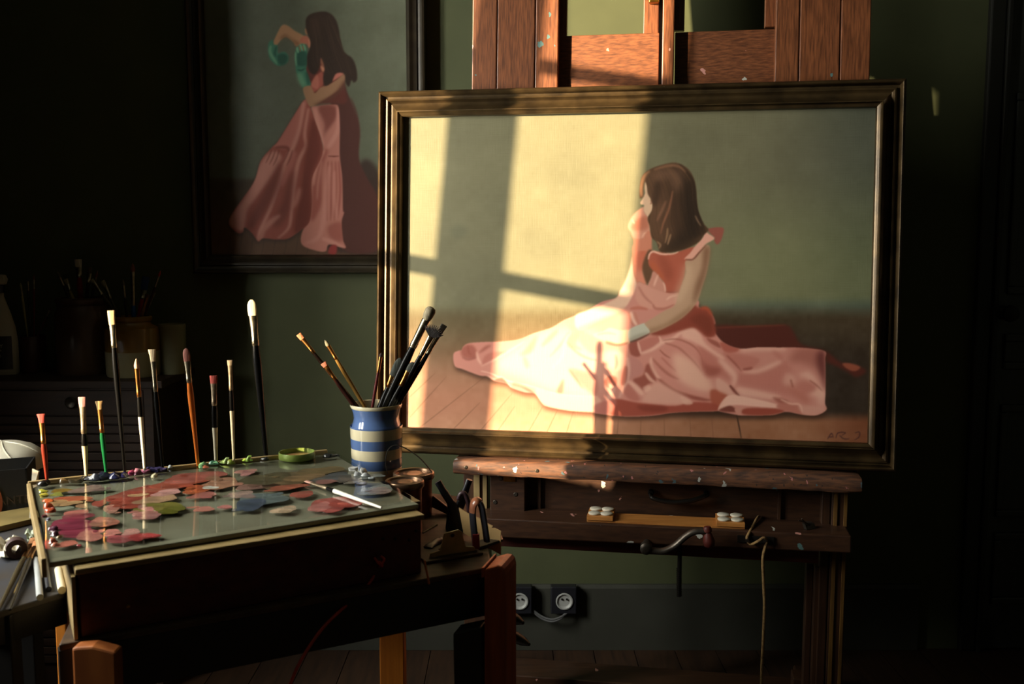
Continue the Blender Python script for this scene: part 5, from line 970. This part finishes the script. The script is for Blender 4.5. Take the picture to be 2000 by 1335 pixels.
rp_ = atZ(33, 1088, SZT+.0005); Mr2 = Matrix.Translation(rp_+UP*.019) @ Matrix.Rotation(math.radians(90), 4, 'X') @ Matrix.Rotation(.5, 4, 'Y')
rl_ = thing('tape_roll', 'reddish brown roll standing on edge on the side table', 'roll', rp_)
MB().lathe([(.011, -.012), (.019, -.012), (.019, .012), (.011, .012), (.011, -.012)], 28, Mr2, cap=False).build('wound_tape', mat('red brown tape', (58, 32, 30), .6, scale=20), rl_, smooth=True)
MB().lathe([(.0108, -.0125), (.0108, .0125), (.009, .0125), (.009, -.0125), (.0108, -.0125)], 24, Mr2, cap=False).build('core', mat('core brown', (70, 48, 38), .8, scale=20), rl_, smooth=True)
def scrap(name, label, cat, px, m, lift, z=SZT, seed=1, quad_px=None):
    rr = random.Random(seed); b = MB(); n = 7; c4 = [atZ(*p, z) for p in quad_px]; vs = []
    for i in range(n):
        for j in range(n):
            u, v = i/(n-1), j/(n-1); p = (c4[0]*(1-u)+c4[1]*u)*(1-v)+(c4[3]*(1-u)+c4[2]*u)*v; vs.append(p+UP*(.001+lift*abs(math.sin(5*u+3*v+seed))*(.4+.6*rr.random())))
    n0 = len(vs); b.add(vs+[p-UP*.0006 for p in vs], [(i*n+j, i*n+j+1, (i+1)*n+j+1, (i+1)*n+j) for i in range(n-1) for j in range(n-1)]+[(n0+i*n+j, n0+(i+1)*n+j, n0+(i+1)*n+j+1, n0+i*n+j+1) for i in range(n-1) for j in range(n-1)])
    return tag(b.build(name, m, smooth=True), label, cat)
M_paper = mat('rag white', (206, 200, 180), .8, col2=(150, 138, 118), scale=40, bump=.4)
scrap('paper_rag', 'crumpled off-white rag lying behind the brushes on the side table', 'rag', 0, M_paper, .022, quad_px=[(-6, 1068), (42, 1052), (46, 1082), (2, 1100)])
scrap('paper_rag', 'small greenish paper scrap beside the palette corner on the side table', 'paper', 0, mat('green grey paper', (150, 156, 134), .8, scale=30), .014, seed=3, quad_px=[(48, 1044), (70, 1036), (74, 1054), (54, 1060)])
o = MB().prism([atZ(-50, 1050, SZT+.0005), atZ(84, 1018, SZT+.0005), atZ(64, 998, SZT+.0005), atZ(-60, 1020, SZT+.0005)], (0, 0, .012)).build('wood_strip', mat('olive wood strip', (120, 104, 60), .5, col2=(90, 76, 42), scale=12), bevel=.001); tag(o, 'flat olive-brown wooden strip lying in front of the black carton', 'board')
# black carton with lettering
k0 = atZ(56, 999, SZT); kr = k0
ct = thing('carton', 'open black carton with faint lettering and an orange oval at the left edge', 'box', k0+Vector((-.09, .03, 0)))
h_ = atY(52, 915, k0.y).z-SZT; ud = Vector((-.93, -.37, 0)); vd = Vector((-.30, .954, 0))
c_ = [k0, k0+ud*.2, k0+ud*.2+vd*.13, k0+vd*.13]; tk = .003
M_ct = mat('black carton', (26, 24, 24), .45, scale=20)
for i in range(4):
    a, b_ = c_[i], c_[(i+1) % 4]; ctr = (c_[0]+c_[2])/2; m_ = (a+b_)/2; inn = (ctr-m_).normalized()*tk
    MB().prism([a+UP*.0005, b_+UP*.0005, b_+inn+UP*.0005, a+inn+UP*.0005], (0, 0, h_)).build('carton_side', M_ct, ct)
MB().prism([p+UP*(h_-.03)+((c_[0]+c_[2])/2-p)*.03 for p in c_], (0, 0, .004)).build('contents', mat('dark paper contents', (70, 72, 74), .6, col2=(90, 84, 40), scale=9), ct)
fn = Vector((ud.y, -ud.x, 0));  fn = fn if fn.y < 0 else -fn
ex_ = -ud
def on_face(s_, hh, rot=0): 
    o_ = k0+ud*s_+UP*hh+fn*.0012; return Matrix(((ex_.x, 0, fn.x, o_.x), (ex_.y, 0, fn.y, o_.y), (0, 1, 0, o_.z), (0, 0, 0, 1)))
text_mesh('lettering', 'NANTES', .026, on_face(.033, h_*.30), mat('dull brown print', (62, 46, 30), .6, scale=20), ct)
ov = [on_face(.085, h_*.30) @ Vector((.034*math.cos(a), .05*math.sin(a)*1.0, .0)) for a in [2*math.pi*i/28 for i in range(28)]]
MB().prism(ov, fn*.0008).build('oval_print', mat('rust print', (140, 66, 30), .5, scale=12), ct)
# white rounded dome
dc = atY(8, 936, 2.62); dr = 78*2.62/FPX
dm = thing('plaster_dome', 'off-white rounded dome with curved seams standing at the left behind the black carton', 'dome', (dc.x, 2.62, SZT))
M_dome = mat('off white shell', (196, 190, 172), .5, col2=(180, 172, 150), scale=6)
MD_ = Matrix.Translation((dc.x, 2.62, SZT)); hd_ = dc.z-SZT
top_ = atY(8, 862, 2.62).z-SZT
MB().lathe([(dr*.98, .0005), (dr*1.0, .02), (dr*.985, top_*.35), (dr*.9, top_*.6), (dr*.72, top_*.8), (dr*.45, top_*.94), (dr*.2, top_*.99), (.001, top_)], 40, MD_).build('shell', M_dome, dm, smooth=True)
for an in (-1.1, -.2, 2.2):
    pts = [(dr*.995, top_*.3), (dr*.91, top_*.6), (dr*.73, top_*.805), (dr*.46, top_*.945), (.01, top_*1.002)]
    MB().tube(spline([MD_ @ Vector((r_*math.cos(an+.5*(1-z_/top_)), r_*math.sin(an+.5*(1-z_/top_)), z_)) for r_, z_ in pts], 5), .0022, 6).build('seam', M_dome, dm, smooth=True)
sh_ = Vector(atY(64, 935, 2.1)); o = MB().prism([atY(63, 915, 2.12), atY(75, 920, 2.12), atY(68, 945, 2.10), Vector((atY(58, 940, 2.1).x, 2.10, SZT+.001)), Vector((atY(52, 940, 2.1).x, 2.10, SZT+.001))], (.001, .0025, 0)).build('paper_slip', M_paper); tag(o, 'small white paper slip standing behind the back left corner of the palette', 'paper')

# ------------------------------------------------------------------ plan chest with jars in the dark left corner
CY0, CY1 = 3.2, 3.52
ctz = atY(290, 742, CY0).z; cxr = atY(308, 742, CY0).x; cxl = RX0+.05
pcst = thing('plan_chest', 'dark brown chest of drawers in the left corner, its top crowded with jars', 'chest', ((cxl+cxr)/2, (CY0+CY1)/2, 0))
M_chest = mat('dark chest wood', (66, 44, 29), .6, col2=(46, 31, 22), scale=8, stretch=(.7, 6, 6))
MB().box(cxl, cxr+.02, CY0-.02, CY1, ctz-.025, ctz).build('chest_top', M_chest, pcst, bevel=.003)
MB().box(cxl, cxr-.02, CY0+.01, CY1, 0, ctz-.0255).build('carcass', M_chest, pcst)
MB().box(cxr-.045, cxr-.018, CY0-.006, CY0+.0095, 0, ctz-.0255).build('corner_stile', M_chest, pcst)
zz = ctz-.03; i = 0
while zz > .1:
    h = .085 if i == 0 else .03; dr_ = MB().box(cxl+.01, cxr-.047, CY0-.004, CY0+.0095, zz-h, zz-.004).build('drawer', M_chest, pcst, bevel=.002)
    if i == 0:
        kp_ = atY(138, 781, CY0-.01); MB().lathe([(.017, 0), (.02, .006), (.016, .01), (.011, .008), (.001, .007)], 24, Matrix.Translation((kp_.x, CY0-.0042, zz-.043)) @ Matrix.Rotation(math.pi/2, 4, 'X')).build('knob', M_iron, dr_, smooth=True)
    zz -= h; i += 1
def crock(name, label, px, ytop, half, neck, Y, m, m2=None, low=.4):
    c = atY(px, ytop, Y); r_ = half*Y/FPX; h = c.z-ctz; rn = neck*Y/FPX; M = Matrix.Translation((c.x, Y, ctz)); t = thing(name, label, 'jar', (c.x, Y, ctz))
    cut = h*low
    MB().lathe([(r_*.94, .0005), (r_*.98, .01), (r_, cut)], 40, M, cap=False).build('jar_base', m2 or m, t, smooth=True)
    MB().lathe([(r_, cut), (r_, h*.7), (r_*.97, h*.8), (rn*1.02, h*.86), (rn*.98, h*.9), (rn*1.07, h*.93), (rn*1.08, h*.98), (rn*1.0, h), (rn*.9, h*.995), (rn*.88, h*.5), (.001, h*.48)], 40, M, cap=False).build('jar_body', m, t, smooth=True)
    return c, rn, h
M_st = mat('brown stoneware', (92, 68, 48), .35, col2=(74, 54, 40), scale=6); M_cr = mat('ochre glaze', (150, 116, 52), .25, col2=(134, 102, 44), scale=6); M_crl = mat('cream glaze low', (176, 166, 128), .28, scale=6)
cA = crock('stoneware_jar', 'large brown stoneware jar full of brushes on the dark chest', 160, 580, 52, 46, 3.38, M_st)
cB = crock('stoneware_jar', 'ochre and cream stoneware jar with brushes on the dark chest', 257, 616, 52, 36, 3.32, M_cr, M_crl, .42)
# ribbed tub
tc_ = atY(336, 632, 3.36); tr_ = 26*3.36/FPX; th = tc_.z-ctz
tt_ = thing('plastic_tubs', 'stack of translucent ribbed tubs at the right end of the dark chest', 'tubs', (tc_.x, 3.36, ctz))
M_tub = mat('milky plastic', (150, 148, 116), .35, col2=(136, 132, 100), scale=8)
pr_ = [(tr_*.86, .0005)]
for k in range(12): z_ = th*(k+1)/13; pr_ += [(tr_*(.9+.006*k), z_-.003), (tr_*(.93+.006*k), z_)]
pr_ += [(tr_*.98, th), (tr_*.9, th), (tr_*.85, .01), (.001, .009)]
MB().lathe(pr_, 36, Matrix.Translation((tc_.x, 3.36, ctz)), cap=False).build('ribbed_wall', M_tub, tt_, smooth=True)
# spray bottle with a label
sb_ = atY(6, 736, 3.34); Mb = Matrix.Translation((sb_.x, 3.34, ctz)); k_ = 3.34/FPX
spb = thing('spray_bottle', 'pale cleaning spray bottle with a dark printed label on the dark chest', 'bottle', (sb_.x, 3.34, ctz))
MB().lathe([(.052, .0005), (.056, .01), (.056, .11), (.05, .16), (.036, .21), (.022, .25), (.018, .262), (.018, .275)], 32, Mb @ Matrix.Diagonal((1, .6, 1, 1))).build('bottle_body', M_dome, spb, smooth=True)
MB().lathe([(.021, .2755), (.021, .30), (.018, .302)], 20, Mb).build('collar', M_plastic, spb, smooth=True)
MB().prism([Mb @ Vector(p) for p in ((-.05, -.012, .303), (.024, -.012, .303), (.03, -.012, .32), (.024, -.012, .335), (-.03, -.012, .34), (-.06, -.012, .33))], (0, .024, 0)).build('trigger_head', M_dome, spb, bevel=.003)
lab = []
n = 12
for z_ in (.02, .132):
    for i in range(n+1): a = -math.pi/2+(-.95+1.9*i/n); lab.append(Mb @ Vector((.0567*math.cos(a), .0567*.6*math.sin(a)-.0004, z_)))
MB().add(lab, [(i, i+1, n+2+i, n+1+i) for i in range(n)]).build('label_print', mat('dark label', (44, 34, 32), .4, scale=20), spb)
def on_bot(x_, z_): o_ = Mb @ Vector((x_, -.0352, z_)); return Matrix(((1, 0, 0, o_.x), (0, 0, -1, o_.y), (0, 1, 0, o_.z), (0, 0, 0, 1)))
M_lt = mat('label white', (200, 190, 170), .5, scale=20)
text_mesh('lettering', 'SPRAY', .019, on_bot(-.004, .098), M_lt, spb); text_mesh('lettering', 'CLEANER', .0085, on_bot(.0, .084), M_lt, spb); text_mesh('lettering', 'KIT 6', .014, on_bot(.0, .066), M_lt, spb)
MB().lathe([(.013, 0), (.013, .0012)], 24, on_bot(-.002, .122)).build('badge', M_lt, spb); MB().lathe([(.006, .0013), (.006, .002)], 20, on_bot(-.002, .122)).build('badge_centre', mat('badge red', (150, 50, 36), .5, scale=20), spb)
# brushes in the dark jars
def jar_brush(c, rn, h, Y, px, py, dx, r_, hd, fe, kd, hc, bc, fm, lb, grp):
    tip = atY(px, py, Y+dx); m_ = Vector((c.x+max(-rn*.7, min(rn*.7, (tip.x-c.x)*.55)), Y+dx*.3, c.z-.004)); d = (tip-m_).normalized(); base = m_-d*.09
    base.x = max(c.x-rn*.75, min(c.x+rn*.75, base.x)); base.z = max(base.z, ctz+h*.5); brush('paintbrush', lb, base, tip, r_, hd, fe, kd, hc, bc, fm, None, 0, grp, seg=8)
g1, g2 = 'brushes in the brown stoneware jar', 'brushes in the ochre stoneware jar'
for px, py, dx, r_, kd, hc, bc, lb in ((152, 506, .0, .010, 'flat', (120, 30, 24), (200, 190, 170), 'pale-tipped brush standing highest in the brown stoneware jar'), (128, 545, .02, .006, 'flat', (170, 150, 90), (150, 130, 90), 'straw-coloured brush at the left of the brown stoneware jar'), (190, 528, -.02, .005, 'round', (60, 50, 40), (120, 60, 40), 'dark thin brush leaning right in the brown stoneware jar'), (176, 520, .02, .007, 'filbert', (40, 30, 30), (90, 70, 50), 'dark round-tipped brush at the back of the brown stoneware jar'), (112, 530, .0, .005, 'round', (50, 44, 40), (100, 90, 70), 'thin dark brush leaning left in the brown stoneware jar')):
    jar_brush(cA[0], cA[1], cA[2], 3.38, px, py, dx, r_, .12, .16, kd, hc, bc, M_ferr, lb, g1)
for px, py, dx, r_, hd, fe, kd, hc, bc, fm, lb in ((259, 514, -.015, .0085, .10, .42, 'round', (40, 90, 160), (130, 70, 46), M_ferr, 'blue-handled brush with silver rings standing in the ochre jar'), (178, 546, .0, .0065, .05, .2, 'flat', (70, 66, 50), (170, 160, 130), M_ferr, 'pale-ended brush leaning far left out of the ochre jar'), (200, 548, .02, .006, .1, .2, 'flat', (80, 76, 56), (150, 140, 110), M_ferr, 'grey-brown brush leaning left out of the ochre jar'), (314, 528, .0, .004, .08, .15, 'round', (60, 30, 26), (190, 60, 44), M_ferr, 'thin brush with red tip leaning right in the ochre jar'), (288, 575, -.02, .006, .06, .2, 'flat', (150, 100, 60), (120, 80, 50), M_copper, 'short tan brush leaning right in the ochre jar'), (285, 540, .02, .010, .2, .14, 'flat', (150, 30, 26), (40, 60, 110), M_ferr, 'wide red-banded brush with blue bristles at the back of the ochre jar'), (240, 545, .03, .005, .1, .2, 'round', (50, 46, 40), (110, 100, 80), M_ferr, 'thin dark brush at the back of the ochre jar'), (300, 570, .02, .006, .2, .2, 'flare', (130, 120, 84), (140, 130, 100), M_ferr, 'straw-tipped brush at the right of the ochre jar')):
    jar_brush(cB[0], cB[1], cB[2], 3.32, px, py, dx, r_, hd, fe, kd, hc, bc, fm, lb, g2)
# pot with thin tools between bottle and brown jar
pc_ = atY(62, 655, 3.4); pr2 = 26*3.4/FPX; ph_ = pc_.z-ctz
pot = thing('glass_pot', 'dark red pot with thin tools between the spray bottle and the brown jar', 'pot', (pc_.x, 3.4, ctz))
MB().lathe([(pr2*.9, .0005), (pr2, .01), (pr2, ph_), (pr2*.93, ph_), (pr2*.9, .02), (.001, .018)], 28, Matrix.Translation((pc_.x, 3.4, ctz)), cap=False).build('pot_wall', mat('dark red glaze', (64, 30, 26), .3, scale=10), pot, smooth=True)
for px, py, hc, lb in ((40, 552, (170, 160, 110), 'pale tapered tool leaning left in the dark red pot'), (66, 536, (120, 60, 50), 'thin reddish tool upright in the dark red pot'), (54, 540, (60, 56, 50), 'dark thin tool at the back of the dark red pot'), (100, 600, (110, 80, 84), 'short mauve tool leaning right in the dark red pot')):
    jar_brush(Vector((pc_.x, 3.4, pc_.z)), pr2*.8, ph_, 3.4, px, py, 0, .0042, .06, .12, 'round', hc, hc, M_ferr, lb, 'tools in the dark red pot')

# ------------------------------------------------------------------ wall sockets on the skirting, with a cable
for px, lb in ((1014, 'square black wall socket with round grey face, half hidden by the table corner post'), (1101, 'square black wall socket with round grey face, the fully visible one on the skirting')):
    a = atY(px-25, 1145, RY1-.05); b_ = atY(px+25, 1198, RY1-.05); cx, cz = (a.x+b_.x)/2, (a.z+b_.z)/2; w_ = (b_.x-a.x)/2; h2 = (a.z-b_.z)/2
    so = thing('wall_socket', lb, 'socket', (cx, RY1-.018, cz-h2), 'black sockets on the skirting')
    MB().box(cx-w_, cx+w_, RY1-.055, RY1-.0185, cz-h2, cz+h2).build('socket_box', M_plastic, so, bevel=.004)
    MB().lathe([(.031, 0), (.031, .004), (.027, .005), (.024, .001), (.001, -.004)], 32, Matrix.Translation((cx+.002, RY1-.0552, cz-.002)) @ Matrix.Rotation(math.pi/2, 4, 'X')).build('round_face', M_grey, so, smooth=True)
    for s_ in (-1, 1): MB().lathe([(.0035, 0), (.0035, .0065)], 10, Matrix.Translation((cx+.002+s_*.009, RY1-.0535, cz+.006)) @ Matrix.Rotation(math.pi/2, 4, 'X')).build('pin_hole', M_black, so)
cb_ = MB()
for k in range(2): cb_.tube(spline([atY(1040, 1190+3*k, 3.51), atY(1058, 1203+4*k, 3.50), atY(1078, 1209+4*k, 3.49), atY(1096, 1204+3*k, 3.49), atY(1108-4*k, 1196, 3.50)], 6), .0045, 8)
tag(cb_.build('cable', mat('grey cable', (96, 96, 96), .45, scale=20), smooth=True), 'double grey cable looping under the two wall sockets', 'cable')
# smeared tin by the table leg
tb = thing('paint_crate', 'blue-grey paint-smeared metal box on the floor by the dark table leg', 'box', (atY(917, 1330, 2.3).x, 2.37, 0))
ba = atY(893, 1312, 2.28); bb = atY(941, 1312, 2.28)
MB().box(ba.x, bb.x, 2.28, 2.46, 0, ba.z-.02).build('box_body', mat('smeared zinc', (84, 96, 104), .4, .5, col2=(56, 62, 66), scale=24), tb, bevel=.004)
MB().box(ba.x-.004, bb.x+.004, 2.276, 2.464, ba.z-.0195, ba.z).build('box_lid', mat('smeared zinc', (84, 96, 104)), tb, bevel=.003)
